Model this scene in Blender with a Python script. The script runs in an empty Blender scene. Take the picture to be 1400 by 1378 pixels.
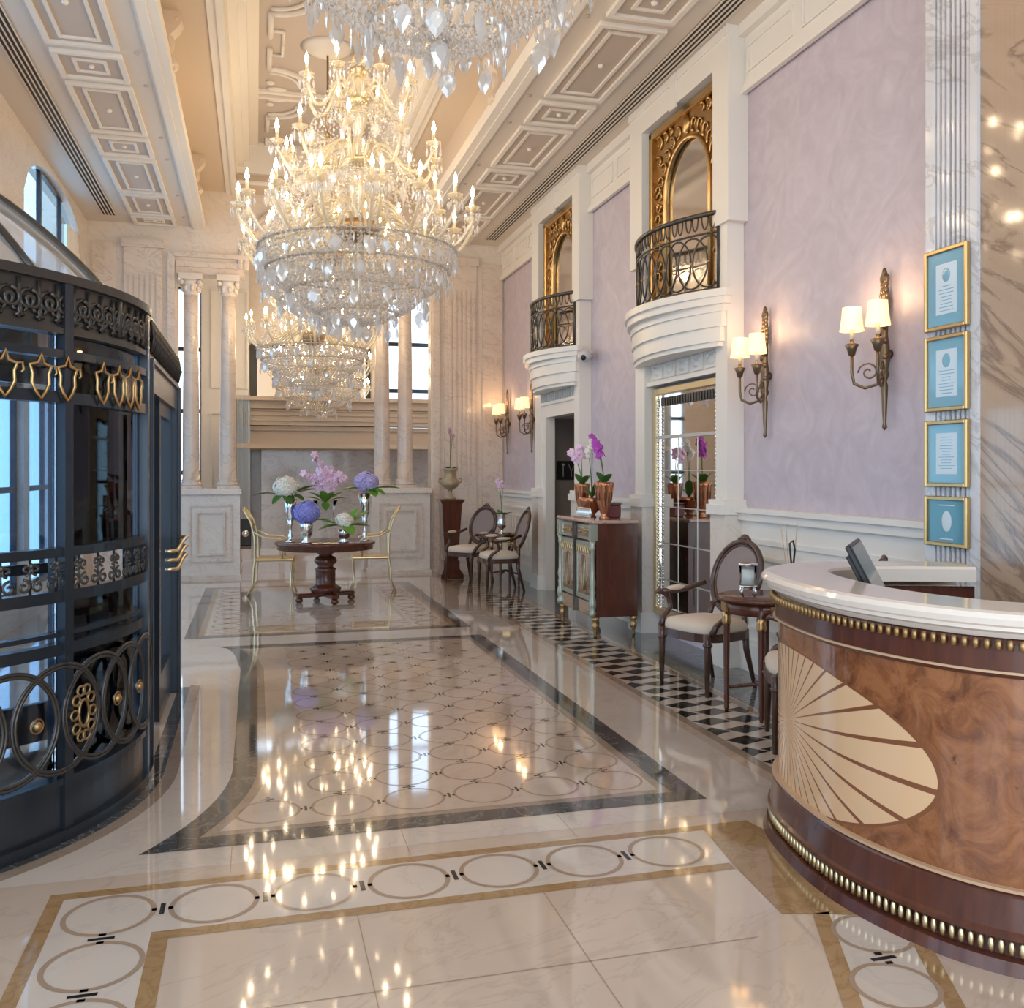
import bpy, math, random
from mathutils import Vector, Matrix
R = random.Random(7); JR=random.Random(99)
PI = math.pi
sc = bpy.context.scene
COL = sc.collection
def rad(d): return d*PI/180

# ------------------------------------------------------------------ mesh builder
class MB:
    def __init__(s): s.v=[]; s.f=[]; s.m=[]; s.sm=[]; s.uv={}
    def add(s, vs, fs, mi=0, sm=False):
        b=len(s.v); s.v.extend([tuple(p) for p in vs])
        for f in fs: s.f.append(tuple(i+b for i in f)); s.m.append(mi); s.sm.append(sm)
        return s
    jit=True
    def box(s,x0,x1,y0,y1,z0,z1,mi=0,bv=0.0):
        if bv<=0:
            if s.jit: x0,x1,y0,y1,z0,z1=[q+JR.uniform(-.0004,.0004) for q in (x0,x1,y0,y1,z0,z1)]
            s.add([(x0,y0,z0),(x1,y0,z0),(x1,y1,z0),(x0,y1,z0),(x0,y0,z1),(x1,y0,z1),(x1,y1,z1),(x0,y1,z1)],
              [(0,3,2,1),(4,5,6,7),(0,1,5,4),(1,2,6,5),(2,3,7,6),(3,0,4,7)],mi)
        else:
            b=min(bv,(x1-x0)/2.1,(y1-y0)/2.1,(z1-z0)/2.1)
            def ringp(x0,x1,y0,y1,z): return [(x0+b,y0,z),(x1-b,y0,z),(x1,y0+b,z),(x1,y1-b,z),(x1-b,y1,z),(x0+b,y1,z),(x0,y1-b,z),(x0,y0+b,z)]
            rs=[ringp(x0+b,x1-b,y0+b,y1-b,z0),ringp(x0,x1,y0,y1,z0+b),ringp(x0,x1,y0,y1,z1-b),ringp(x0+b,x1-b,y0+b,y1-b,z1)]
            vs=[p for r in rs for p in r]; fs=[tuple(range(7,-1,-1)),tuple(range(24,32))]
            for k in range(3):
                for i in range(8):
                    j=(i+1)%8; fs.append((k*8+i,k*8+j,k*8+8+j,k*8+8+i))
            s.add(vs,fs,mi)
        return s
    def lathe(s,prof,c=(0,0,0),n=24,mi=0,sm=True,axis='z',sx=1,sy=1):
        vs=[];fs=[];k=len(prof)
        for r,z in prof:
            for i in range(n):
                a=2*PI*i/n; p=(r*math.cos(a)*sx,r*math.sin(a)*sy,z)
                if axis=='x': p=(p[2],p[0],p[1])
                if axis=='y': p=(p[0],p[2],p[1])
                vs.append((c[0]+p[0],c[1]+p[1],c[2]+p[2]))
        for a in range(k-1):
            for i in range(n):
                j=(i+1)%n; q=(a*n+i,a*n+j,a*n+n+j,a*n+n+i)
                fs.append(q[::-1] if axis=='y' else q)
        if prof[0][0]>1e-5: fs.append(tuple(range(n-1,-1,-1)))
        if prof[-1][0]>1e-5: fs.append(tuple(range((k-1)*n,k*n)))
        return s.add(vs,fs,mi,sm)
    def tube(s,pts,r=0.01,n=6,mi=0,closed=False,sm=True,flat=1.0):
        P=[Vector(p) for p in pts]; k=len(P)
        if k<2: return s
        rs=r if isinstance(r,(list,tuple)) else [r]*k
        vs=[];up=None
        for i,p in enumerate(P):
            if closed: t=P[(i+1)%k]-P[i-1]
            else: t=P[min(i+1,k-1)]-P[max(i-1,0)]
            if t.length<1e-9: t=Vector((0,0,1))
            t.normalize()
            if up is None:
                up=Vector((0,0,1)) if abs(t.z)<.9 else Vector((1,0,0))
            a=t.cross(up)
            if a.length<1e-6: a=t.orthogonal()
            a.normalize(); b=a.cross(t); up=b
            for j in range(n):
                q=2*PI*j/n+PI/n
                vs.append(p+a*(math.cos(q)*rs[i])+b*(math.sin(q)*rs[i]*flat))
        fs=[]
        for i in range(k if closed else k-1):
            i2=(i+1)%k
            for j in range(n):
                j2=(j+1)%n; fs.append((i*n+j,i*n+j2,i2*n+j2,i2*n+j))
        if not closed: fs+= [tuple(range(n-1,-1,-1)),tuple(range((k-1)*n,k*n))]
        return s.add(vs,fs,mi,sm)
    def prism(s,pts,z0,z1,mi=0,plane='xy',smi=None):
        n=len(pts)
        def mp(a,b,c):
            return {'xy':(a,b,c),'xz':(a,c,b),'yz':(c,a,b)}[plane]
        vs=[mp(a,b,z0) for a,b in pts]+[mp(a,b,z1) for a,b in pts]
        s.add(vs,[tuple(range(n-1,-1,-1)),tuple(range(n,2*n))],mi)
        b=len(s.v)-2*n
        for i in range(n):
            j=(i+1)%n; s.f.append((b+i,b+j,b+n+j,b+n+i)); s.m.append(mi if smi is None else smi); s.sm.append(False)
        return s
    def poly(s,pts,z,mi=0):
        return s.add([(a,b,z) for a,b in pts],[tuple(range(len(pts)))],mi)
    def band(s,A,B,z,mi=0,closed=False):   # flat strip between two 2-D polylines
        n=len(A); vs=[(a,b,z) for a,b in A]+[(a,b,z) for a,b in B]; fs=[]
        for i in range(n if closed else n-1):
            j=(i+1)%n; fs.append((i,j,n+j,n+i))
        return s.add(vs,fs,mi)
    def ring(s,cx,cy,r0,r1,z,mi=0,n=40):
        A=[(cx+r0*math.cos(2*PI*i/n),cy+r0*math.sin(2*PI*i/n)) for i in range(n)]
        B=[(cx+r1*math.cos(2*PI*i/n),cy+r1*math.sin(2*PI*i/n)) for i in range(n)]
        return s.band(A,B,z,mi,True)
    def gem(s,c,r,h,n=6,mi=0,h2=None):
        h2=h if h2 is None else h2
        vs=[(c[0],c[1],c[2]+h)]+[(c[0]+r*math.cos(2*PI*i/n),c[1]+r*math.sin(2*PI*i/n),c[2]) for i in range(n)]+[(c[0],c[1],c[2]-h2)]
        fs=[(0,1+i,1+(i+1)%n) for i in range(n)]+[(n+1,1+(i+1)%n,1+i) for i in range(n)]
        return s.add(vs,fs,mi)
    def ball(s,c,r,n=10,mi=0,sq=(1,1,1)):
        k=max(4,n//2+1); vs=[];fs=[]
        for a in range(k+1):
            t=PI*a/k
            for i in range(n):
                q=2*PI*i/n; vs.append((c[0]+r*math.sin(t)*math.cos(q)*sq[0],c[1]+r*math.sin(t)*math.sin(q)*sq[1],c[2]+r*math.cos(t)*sq[2]))
        for a in range(k):
            for i in range(n):
                j=(i+1)%n; fs.append((a*n+i,a*n+n+i,a*n+n+j,a*n+j))
        return s.add(vs,fs,mi,True)
    def xf(s,M):
        s.v=[tuple(M@Vector(p)) for p in s.v]; return s
    def merge(s,o,M=None,mi=None):
        vs=o.v if M is None else [tuple(M@Vector(p)) for p in o.v]
        b=len(s.v); s.v.extend(vs)
        for f,m,q in zip(o.f,o.m,o.sm): s.f.append(tuple(i+b for i in f)); s.m.append(m if mi is None else mi); s.sm.append(q)
        return s
    def mesh(s,name,mats):
        me=bpy.data.meshes.new(name); me.from_pydata(s.v,[],s.f)
        for m in (mats if isinstance(mats,(list,tuple)) else [mats]): me.materials.append(m)
        me.polygons.foreach_set('material_index',s.m); me.polygons.foreach_set('use_smooth',s.sm)
        me.update(); return me
    def build(s,name,mats,parent=None,loc=None,rot=None):
        return link(name,s.mesh(name,mats),parent,loc,rot)
def link(name,me,parent=None,loc=None,rot=None):
    o=bpy.data.objects.new(name,me); COL.objects.link(o)
    if parent: o.parent=parent
    if loc: o.location=loc
    if rot: o.rotation_euler=rot
    return o
def thing(name,label,cat,loc=(0,0,0),rz=0,group=None):
    o=bpy.data.objects.new(name,None); COL.objects.link(o); o.location=loc; o.rotation_euler=(0,0,rz)
    o.empty_display_size=.1
    return tag(o,label,cat,group)
def tag(o,label,cat,group=None):
    o['label']=label; o['category']=cat
    if group: o['group']=group
    return o
def struct(o,label=None):
    o['kind']='structure'
    if label: o['label']=label
    return o
KIDS={}
def copy_tree(o,loc=None,rz=None,label=None,parent=None):
    c=o.copy(); COL.objects.link(c)
    if parent: c.parent=parent
    if loc is not None: c.location=loc
    if rz is not None: c.rotation_euler=(0,0,rz)
    if label: c['label']=label
    for ch in [x for x in ALL() if x.parent==o]: copy_tree(ch,parent=c)
    return c
def ALL(): return list(COL.objects)

# ------------------------------------------------------------------ materials
def mat(name,col=(.8,.8,.8),rough=.5,metal=0,spec=.5,coat=0,emis=None,es=0,trans=0,ior=1.45):
    m=bpy.data.materials.new(name); m.use_nodes=True; b=m.node_tree.nodes['Principled BSDF']
    b.inputs['Base Color'].default_value=(*col,1); b.inputs['Roughness'].default_value=rough
    b.inputs['Metallic'].default_value=metal; b.inputs['Specular IOR Level'].default_value=spec
    b.inputs['Coat Weight'].default_value=coat; b.inputs['Coat Roughness'].default_value=.05
    b.inputs['Transmission Weight'].default_value=trans; b.inputs['IOR'].default_value=ior
    if emis: b.inputs['Emission Color'].default_value=(*emis,1); b.inputs['Emission Strength'].default_value=es
    return m
def nd(m,t,**k):
    n=m.node_tree.nodes.new(t)
    for a,b in k.items():
        if a.startswith('i_'): n.inputs[a[2:].replace('_',' ')].default_value=b
        else: setattr(n,a,b)
    return n
def lk(m,a,b): m.node_tree.links.new(a,b)
def ramp(m,fac,stops):
    r=nd(m,'ShaderNodeValToRGB'); e=r.color_ramp.elements
    while len(e)<len(stops): e.new(.5)
    for q,(p,c) in zip(e,stops): q.position=p; q.color=(*c,1)
    lk(m,fac,r.inputs['Fac']); return r
def noise(m,scale,detail=6,dist=0,rough=.55,stretch=None,rot=(0,0,0)):
    tc=nd(m,'ShaderNodeTexCoord'); mp=nd(m,'ShaderNodeMapping',vector_type='TEXTURE'); lk(m,tc.outputs['Object'],mp.inputs['Vector'])
    mp.inputs['Scale'].default_value=tuple(1/q for q in (stretch or (1,1,1))); mp.inputs['Rotation'].default_value=rot
    n=nd(m,'ShaderNodeTexNoise'); n.inputs['Scale'].default_value=scale; n.inputs['Detail'].default_value=detail
    n.inputs['Distortion'].default_value=dist; n.inputs['Roughness'].default_value=rough
    lk(m,mp.outputs['Vector'],n.inputs['Vector']); return n
def bsdf(m): return m.node_tree.nodes['Principled BSDF']
def marble(name,base,base2,vein,scale=2,rough=.12,coat=.0,w=.035,amount=.7,stretch=(1,1,1),rot=(0,0,0),spec=.5):
    m=mat(name,base,rough,coat=coat,spec=spec)
    n1=noise(m,scale*.7,4,.6,stretch=stretch,rot=rot)
    c=ramp(m,n1.outputs['Fac'],[(.3,base),(.7,base2)])
    n2=noise(m,scale,9,1.6,.6,stretch=stretch,rot=rot)
    v=ramp(m,n2.outputs['Fac'],[(.5-w,(0,0,0)),(.5,(amount,)*3),(.5+w,(0,0,0))])
    mx=nd(m,'ShaderNodeMix',data_type='RGBA'); lk(m,v.outputs['Color'],mx.inputs['Factor'])
    lk(m,c.outputs['Color'],mx.inputs['A']); mx.inputs['B'].default_value=(*vein,1)
    lk(m,mx.outputs['Result'],bsdf(m).inputs['Base Color']); return m
def wood(name,c1,c2,scale=3,rough=.25,coat=.4,stretch=(6,6,1)):
    m=mat(name,c1,rough,coat=coat); n=noise(m,scale,6,.8,stretch=stretch)
    c=ramp(m,n.outputs['Fac'],[(.3,c1),(.7,c2)]); lk(m,c.outputs['Color'],bsdf(m).inputs['Base Color']); return m

M={}
M['floor']=marble('floor_marble',(.60,.465,.365),(.53,.41,.32),(.42,.31,.23),1.1,.05,.7,.02,.35,stretch=(1,2.2,1),rot=(0,0,.5))
M['floor_b']=marble('floor_marble_pale',(.65,.55,.47),(.58,.49,.415),(.45,.38,.33),1.6,.045,.7,.02,.3)
M['tan']=marble('tan_marble',(.33,.19,.085),(.40,.25,.12),(.2,.1,.04),5,.08,.3,.05,.4)
M['taupe']=marble('taupe_marble',(.30,.22,.155),(.36,.27,.20),(.2,.14,.1),4,.07,.5,.04,.3)
M['ringtan']=mat('ring_inlay',(.36,.25,.17),.09)
M['darkstone']=marble('dark_marble',(.045,.045,.045),(.09,.085,.08),(.3,.28,.26),4,.06,.3,.02,.5)
M['greystone']=marble('grey_marble',(.12,.13,.14),(.18,.19,.20),(.4,.4,.4),3,.06,.3,.02,.5)
M['black']=mat('black_inlay',(.02,.018,.016),.08)
M['white']=mat('painted_white',(.80,.76,.70),.35)
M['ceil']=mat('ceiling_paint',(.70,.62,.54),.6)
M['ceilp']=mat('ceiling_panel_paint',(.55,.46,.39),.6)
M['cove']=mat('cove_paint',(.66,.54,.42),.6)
M['mould']=mat('moulding_paint',(.82,.76,.68),.45)
M['marble_w']=marble('wall_marble',(.76,.68,.61),(.70,.62,.55),(.52,.43,.37),1.6,.18,.1,.02,.4,stretch=(1,1,2),rot=(0,.5,0))
M['marble_v']=marble('veined_marble',(.72,.62,.54),(.63,.53,.46),(.40,.31,.26),1.6,.15,.1,.02,.55,stretch=(1,1,2.6),rot=(.5,.4,0))
M['marble_brown']=marble('brown_marble',(.52,.37,.26),(.42,.29,.20),(.20,.13,.09),1.5,.08,.3,.05,.75,stretch=(1,.4,2.4),rot=(.62,.0,0))
M['marble_g']=marble('white_grey_marble',(.72,.71,.72),(.64,.62,.62),(.36,.33,.33),1.6,.12,.2,.03,.5,stretch=(1,.6,2),rot=(.6,0,0))
M['marble_dk']=marble('flute_marble',(.25,.2,.19),(.32,.27,.25),(.6,.55,.5),3,.15,.2,.03,.5)
# lilac stucco
m=mat('lilac_stucco',(.5,.45,.55),.45); n=noise(m,2.2,8,3.2,.62)
c=ramp(m,n.outputs['Fac'],[(.25,(.47,.41,.46)),(.5,(.53,.47,.53)),(.75,(.60,.54,.59))])
lk(m,c.outputs['Color'],bsdf(m).inputs['Base Color'])
bp=nd(m,'ShaderNodeBump'); bp.inputs['Strength'].default_value=.15; lk(m,n.outputs['Fac'],bp.inputs['Height']); lk(m,bp.outputs['Normal'],bsdf(m).inputs['Normal'])
M['lilac']=m
M['iron']=mat('dark_bronze',(.075,.068,.062),.30,.6)
M['iron2']=mat('door_metal',(.045,.055,.068),.22,.65)
M['gold']=mat('gilt',(.62,.40,.17),.3,1)
M['goldd']=mat('antique_gilt',(.40,.25,.11),.35,.9)
M['goldp']=mat('pale_gilt',(.72,.58,.34),.28,.9)
M['brass']=mat('sconce_bronze',(.20,.14,.085),.35,.85)
M['silver']=mat('silver',(.80,.79,.77),.12,1)
M['mahog']=wood('mahogany',(.070,.020,.012),(.12,.036,.018),3,.22,.2)
M['dwood']=wood('dark_wood',(.055,.024,.016),(.09,.04,.026),4,.25,.4)
M['cream']=mat('cream_upholstery',(.66,.56,.46),.8)
M['cane']=mat('grey_cane',(.26,.20,.19),.6)
M['leaf']=mat('leaf_green',(.06,.16,.03),.4); M['leafl']=mat('bright_leaf',(.16,.36,.05),.4)
M['petw']=mat('white_petal',(.85,.84,.76),.6); M['petb']=mat('blue_petal',(.28,.30,.78),.6)
M['petv']=mat('violet_petal',(.50,.44,.80),.6); M['petp']=mat('pale_pink_petal',(.86,.62,.82),.6); M['petm']=mat('magenta_petal',(.48,.08,.50),.6)
M['shade']=mat('lamp_shade',(.9,.8,.6),.7,emis=(1,.62,.28),es=.75)
M['bulb']=mat('bulb',(1,.9,.7),.4,emis=(1,.76,.48),es=70)
M['bulbgold']=mat('candle_sleeve',(.85,.75,.55),.35)
M['blackp']=mat('black_plastic',(.02,.02,.022),.35)
M['grille']=mat('vent_dark',(.04,.03,.025),.6)
M['paper']=mat('paper',(.75,.72,.66),.7)
M['mat_teal']=None
M['mirror']=mat('mirror_glass',(.78,.74,.69),.03,1)
M['mirror2']=mat('aged_mirror',(.66,.63,.61),.10,1)
M['copper']=mat('copper_vase',(.45,.2,.11),.22,.9)
M['curtain']=mat('pale_curtain',(.55,.63,.70),.8)
for kname in ('bulb','shade'):
    try: M[kname].cycles.emission_sampling='FRONT'
    except Exception: pass
def mixmat(name,f,tint,gcol,rough,diff=0.0,dcol=(1,1,1)):
    m=bpy.data.materials.new(name); m.use_nodes=True; nt=m.node_tree; nt.nodes.clear()
    out=nd(m,'ShaderNodeOutputMaterial'); tr=nd(m,'ShaderNodeBsdfTransparent'); tr.inputs['Color'].default_value=(*tint,1)
    gl=nd(m,'ShaderNodeBsdfGlossy'); gl.inputs['Color'].default_value=(*gcol,1); gl.inputs['Roughness'].default_value=rough
    mx=nd(m,'ShaderNodeMixShader')
    if isinstance(f,str):
        lw=nd(m,'ShaderNodeLayerWeight'); lw.inputs['Blend'].default_value=float(f); lk(m,lw.outputs['Fresnel'],mx.inputs['Fac'])
    else: mx.inputs['Fac'].default_value=f
    lk(m,tr.outputs[0],mx.inputs[1]); lk(m,gl.outputs[0],mx.inputs[2]); last=mx
    if diff:
        df=nd(m,'ShaderNodeBsdfDiffuse'); df.inputs['Color'].default_value=(*dcol,1)
        tl=nd(m,'ShaderNodeBsdfTranslucent'); tl.inputs['Color'].default_value=(*dcol,1)
        m3=nd(m,'ShaderNodeMixShader'); m3.inputs['Fac'].default_value=.5; lk(m,df.outputs[0],m3.inputs[1]); lk(m,tl.outputs[0],m3.inputs[2])
        m2=nd(m,'ShaderNodeMixShader'); m2.inputs['Fac'].default_value=diff; lk(m,mx.outputs[0],m2.inputs[1]); lk(m,m3.outputs[0],m2.inputs[2]); last=m2
    lk(m,last.outputs[0],out.inputs['Surface']); return m
M['crystal']=mixmat('crystal',.40,(.97,.97,.97),(1,.98,.95),.06,.40,(.97,.95,.93))
M['crystalg']=mixmat('gold_crystal',.42,(.98,.95,.87),(1,.95,.82),.08,.35,(.95,.88,.72))
M['glass']=mixmat('window_glass','.35',(.80,.88,.96),(.95,.97,1),.02)
M['doorglass']=mixmat('door_glass','.28',(.80,.87,.94),(.92,.96,1),.02)
M['blueglass']=mixmat('blue_window_glass','.3',(.45,.68,.85),(.9,.95,1),.02)
M['vaseglass']=mixmat('vase_glass','.05',(.92,.94,.95),(1,1,1),.03)
# burl veneer with the fan inlay (UV = arc length, height)
m=mat('burl_veneer',(.35,.15,.05),.2,coat=.5); N=m.node_tree
n=noise(m,7,12,1.0,.70); c=ramp(m,n.outputs['Fac'],[(.28,(.07,.018,.007)),(.45,(.21,.072,.026)),(.6,(.33,.130,.05)),(.8,(.24,.085,.03))])
n3=noise(m,16,3,.3); kn=ramp(m,n3.outputs['Fac'],[(.70,(0,0,0)),(.76,(1,1,1))])
mk=nd(m,'ShaderNodeMix',data_type='RGBA'); lk(m,kn.outputs['Color'],mk.inputs['Factor']); lk(m,c.outputs['Color'],mk.inputs['A']); mk.inputs['B'].default_value=(.10,.03,.012,1)
uvn=nd(m,'ShaderNodeUVMap'); uvn.uv_map='UVMap'; sp=nd(m,'ShaderNodeSeparateXYZ'); lk(m,uvn.outputs['UV'],sp.inputs[0])
def mth(op,a,b=None):
    x=nd(m,'ShaderNodeMath',operation=op)
    for i,q in enumerate((a,b)):
        if q is None: continue
        if isinstance(q,(int,float)): x.inputs[i].default_value=q
        else: lk(m,q,x.inputs[i])
    return x.outputs[0]
FAN=(0,.54,.91,.315)  # arc centre filled below
fanU=nd(m,'ShaderNodeValue'); fanU.outputs[0].default_value=0.0
dx=mth('SUBTRACT',sp.outputs['X'],fanU.outputs[0]); dz=mth('SUBTRACT',sp.outputs['Y'],FAN[1])
ex=mth('DIVIDE',dx,FAN[2]); ez=mth('DIVIDE',dz,FAN[3])
rr=mth('ADD',mth('MULTIPLY',ex,ex),mth('MULTIPLY',ez,ez))
inside=mth('LESS_THAN',rr,.955); edge=mth('LESS_THAN',rr,1.0)
ang=mth('ARCTAN2',dz,dx); fr=mth('FRACT',mth('ADD',mth('MULTIPLY',ang,36/(2*PI)),.2)); 
ray=mth('GREATER_THAN',mth('ABSOLUTE',mth('SUBTRACT',fr,.5)),.43)
light=mth('MULTIPLY',inside,mth('SUBTRACT',1.0,ray))
m1=nd(m,'ShaderNodeMix',data_type='RGBA'); lk(m,edge,m1.inputs['Factor']); lk(m,mk.outputs['Result'],m1.inputs['A']); m1.inputs['B'].default_value=(.21,.075,.03,1)
m2=nd(m,'ShaderNodeMix',data_type='RGBA'); lk(m,light,m2.inputs['Factor']); lk(m,m1.outputs['Result'],m2.inputs['A']); m2.inputs['B'].default_value=(.72,.46,.26,1)
lk(m,m2.outputs['Result'],bsdf(m).inputs['Base Color']); M['burl']=m; FANU=fanU

# ------------------------------------------------------------------ floor
XR=3.85; XL=-2.35; CX=.77; YE=14.7; H1=5.2
fl=MB(); fl.jit=False; F=dict(base=0,pale=1,tan=2,ring=3,dark=4,grey=5,black=6)
F['taupe']=7
FM=[M['floor'],M['floor_b'],M['tan'],M['ringtan'],M['darkstone'],M['greystone'],M['black'],M['taupe']]
e=.0006
fl.box(XL-.2,4.2,-2.5,15.3,-.1,0,0)
def arc(cx,cy,r,a0,a1,n): return [(cx+r*math.cos(rad(a0+(a1-a0)*i/n)),cy+r*math.sin(rad(a0+(a1-a0)*i/n))) for i in range(n+1)]
DC=(-2.05,5.3)
def leftcurve(x,o):   # follows the revolving door, offset o inward
    r=1.93+o
    A0=math.degrees(math.asin((4.19+o-DC[1])/r))
    p=arc(DC[0],DC[1],r,A0,0,14)
    p+= [(-.12+o,5.3+(7.9-5.3)*i/6) for i in range(1,7)]
    p+= [(-.12+o-.02-.20*(1-math.cos(rad(15*i))),7.9+(1.05-o)*math.sin(rad(15*i))) for i in range(1,7)]
    return p
def panelB(o): return leftcurve(0,o)
def fillB(o0,o1,z,mi):
    A=panelB(o0);B=panelB(o1)
    fl.band(A,B,z,mi)
    # front, right, back strips
    ya,yb=4.19+o0,4.19+o1; xa,xb=2.12-o0,2.12-o1; ta,tb=8.95-o0,8.95-o1
    fl.poly([A[0],(xa,ya),(xb,yb),B[0]],z,mi); fl.poly([(xa,ya),(xa,ta),(xb,tb),(xb,yb)],z,mi)
    fl.poly([A[-1],B[-1],(xb,tb),(xa,ta)],z,mi)
def polyB(o,z,mi):
    A=panelB(o); fl.poly([(2.12-o,4.19+o),(2.12-o,8.95-o)]+A[::-1],z,mi)
fl.poly([(-1.0,4.0),(2.55,4.0),(2.55,9.35),(-1.0,9.35)],e,F['pale'])
fillB(0,.13,3*e,F['dark']); polyB(.13,2*e,F['taupe']); polyB(.18,3*e,F['base'])
def conn(x,y,hor,z,k=1.0):
    L=((.0065*k,.032*k,0),(.006*k,.009*k,.021*k))
    for a,b,o in L:
        for sg in ((0,) if not o else (-1,1)):
            q=[(-a,-b),(a,-b),(a,b),(-a,b)] if not o else [(sg*o-a,-b),(sg*o+a,-b),(sg*o+a,b),(sg*o-a,b)]
            fl.poly([(x+u,y+v) if hor else (x+v,y+u) for u,v in (q if hor else q[::-1])],z,F['black'])
pt=.345
for j in range(13):
    y=4.56+pt*j
    if y>8.75: break
    # x start limited by the left curve
    for i in range(8):
        x=1.78-pt*i
        if y<5.3: lim=DC[0]+math.sqrt(max(0,(1.93+.22)**2-(y-5.3)**2))+.12
        else: lim=.07+.12
        if x<lim-.05: continue
        fl.ring(x,y,.136,.150,4*e,F['ring'])
        if x-pt>lim-.05: conn(x-pt/2,y,True,4*e)
        if y+pt<8.75: conn(x,y+pt/2,False,4*e)
# far panel C
def rectband(x0,x1,y0,y1,w,z,mi):
    fl.poly([(x0,y0),(x1,y0),(x1-w,y0+w),(x0+w,y0+w)],z,mi); fl.poly([(x1,y0),(x1,y1),(x1-w,y1-w),(x1-w,y0+w)],z,mi)
    fl.poly([(x1,y1),(x0,y1),(x0+w,y1-w),(x1-w,y1-w)],z,mi); fl.poly([(x0,y1),(x0,y0),(x0+w,y0+w),(x0+w,y1-w)],z,mi)
fl.poly([(-1.1,9.35),(2.55,9.35),(2.55,14.0),(-1.1,14.0)],e,F['pale'])
rectband(-.66,2.12,9.42,13.45,.12,2*e,F['dark']); rectband(-.54,2.0,9.54,13.33,.06,2*e,F['tan'])
fl.poly([(-.48,9.6),(1.94,9.6),(1.94,13.27),(-.48,13.27)],2*e,F['base'])
rectband(-.10,1.56,10.0,12.9,.03,3*e,F['taupe']); fl.poly([(-.07,10.03),(1.53,10.03),(1.53,12.87),(-.07,12.87)],3*e,F['pale'])
for j in range(11):
    for x in (-.29,1.75):
        fl.ring(x,9.8+.33*j,.13,.148,3*e,F['ring'],28)
        if j<10: conn(x,9.8+.33*j+.165,False,3*e)
for i in range(1,6):
    x=-.29+.34*i; fl.ring(x,9.8,.13,.148,3*e,F['ring'],28); conn(x-.17,9.8,True,3*e)
# front panel A
yA=3.88; xa0=-.745; xa1=2.13
fl.poly([(-.745,yA),(2.0,yA),(2.0,yA-.055),(-.69,yA-.055)],2*e,F['tan'])
fl.poly([(-.745,yA),(-.69,yA-.055),(-.69,.5),(-.745,.5)],2*e,F['tan'])
fl.poly([(-.69,yA-.055),(1.98,yA-.055),(1.98,yA-.40),(-.35,yA-.40)],2*e,F['pale'])
fl.poly([(-.69,yA-.055),(-.35,yA-.40),(-.35,.5),(-.69,.5)],2*e,F['pale'])
fl.poly([(-.35,yA-.40),(1.86,yA-.40),(1.86,yA-.46),(-.29,yA-.46)],2*e,F['tan'])
fl.poly([(-.35,yA-.40),(-.29,yA-.46),(-.29,.5),(-.35,.5)],2*e,F['tan'])
fl.poly([(2.16,yA),(1.93,yA),(1.87,3.48),(1.83,3.03),(1.94,3.0),(2.10,2.94),(2.3,3.2)],3*e,F['tan'])
pa=.362
for i in range(7): 
    x=-.51+pa*i; fl.ring(x,3.655,.142,.160,4*e,F['ring']); 
    if i<6: conn(x+pa/2,3.655,True,4*e,1.35)
for j in range(1,8):
    y=3.655-pa*j; fl.ring(-.51,y,.142,.160,4*e,F['ring']); conn(-.51,y+pa/2,False,4*e,1.35)
# border running on past the desk, turned inwards
dv=Vector((-.25,-.55)).normalized(); nv=Vector((dv.y,-dv.x))*-1
o0=Vector((1.937,3.0)); o1=Vector((2.19,3.0))
def strip(o,w,L,z,mi): 
    p=[o,o+Vector((w,0)),o+Vector((w,0))+dv*L,o+dv*L]; fl.poly([tuple(q) for q in p],z,mi)
strip(o0+Vector((.06,0)),.27,2.4,2*e,F['pale']); strip(o0,.065,2.4,3*e,F['tan']); strip(o0+Vector((.33,0)),.065,2.4,3*e,F['tan'])
for i in range(5):
    c=o0+Vector((.20,0))+dv*(.20+.335*i); fl.ring(c.x,c.y,.120,.137,4*e,F['ring'])
    q=c+dv*.168; conn(q.x,q.y,False,4*e,1.4)
# joints between the big cream slabs
for y in (1.2,2.05,2.9): fl.poly([(-.29,y),(1.66,y),(1.66,y+.004),(-.29,y+.004)],2*e,F['ring'])
for x in (.35,1.05): fl.poly([(x,.5),(x+.004,.5),(x+.004,3.42),(x,3.42)],2*e,F['ring'])
for x in (-.1,.62,1.35): fl.poly([(x,3.9),(x+.003,3.9),(x+.003,4.18),(x,4.18)],2*e,F['ring'])
# strip of black hexagons along the right side
fl.poly([(2.62,3.0),(3.22,3.0),(3.22,14.3),(2.62,14.3)],2*e,F['taupe'])
fl.poly([(2.68,3.0),(3.16,3.0),(3.16,14.3),(2.68,14.3)],3*e,F['pale'])
j=0; y=3.1
while y<14.2:
    for x in ((2.80,3.04) if j%2 else (2.68,2.92,3.16)):
        a=.13; b=.088; P_=[(x-a,y+.03),(x-.05,y-b),(x+.06,y-b+.04),(x+a,y-.03),(x+.05,y+b),(x-.06,y+b-.04)]
        P_=[(min(3.16,max(2.68,p)),q) for p,q in P_]; P_=[p for k,p in enumerate(P_) if p!=P_[k-1]]
        fl.poly(P_,4*e,F['black'])
    j+=1; y+=.215
fl.poly([(3.24,0),(XR,0),(XR,14.4),(3.24,14.4)],2*e,F['grey'])
rectb=[( -1.1,14.0),(2.62,14.0),(2.62,14.25),(-1.1,14.25)]
fl.poly(rectb,2*e,F['tan'])
# ring around the revolving door
fl.band(arc(DC[0],DC[1],1.5,-110,0,24)+[(-.55,7.35)],arc(DC[0],DC[1],1.58,-110,0,24)+[(-.47,7.35)],2*e,F['dark'])
fl.band(arc(DC[0],DC[1],1.58,-110,0,24)+[(-.47,7.4)],arc(DC[0],DC[1],1.65,-110,0,24)+[(-.40,7.4)],2*e,F['taupe'])
struct(fl.build('floor',FM),'polished cream marble floor with dark borders and inlaid rings')

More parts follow.
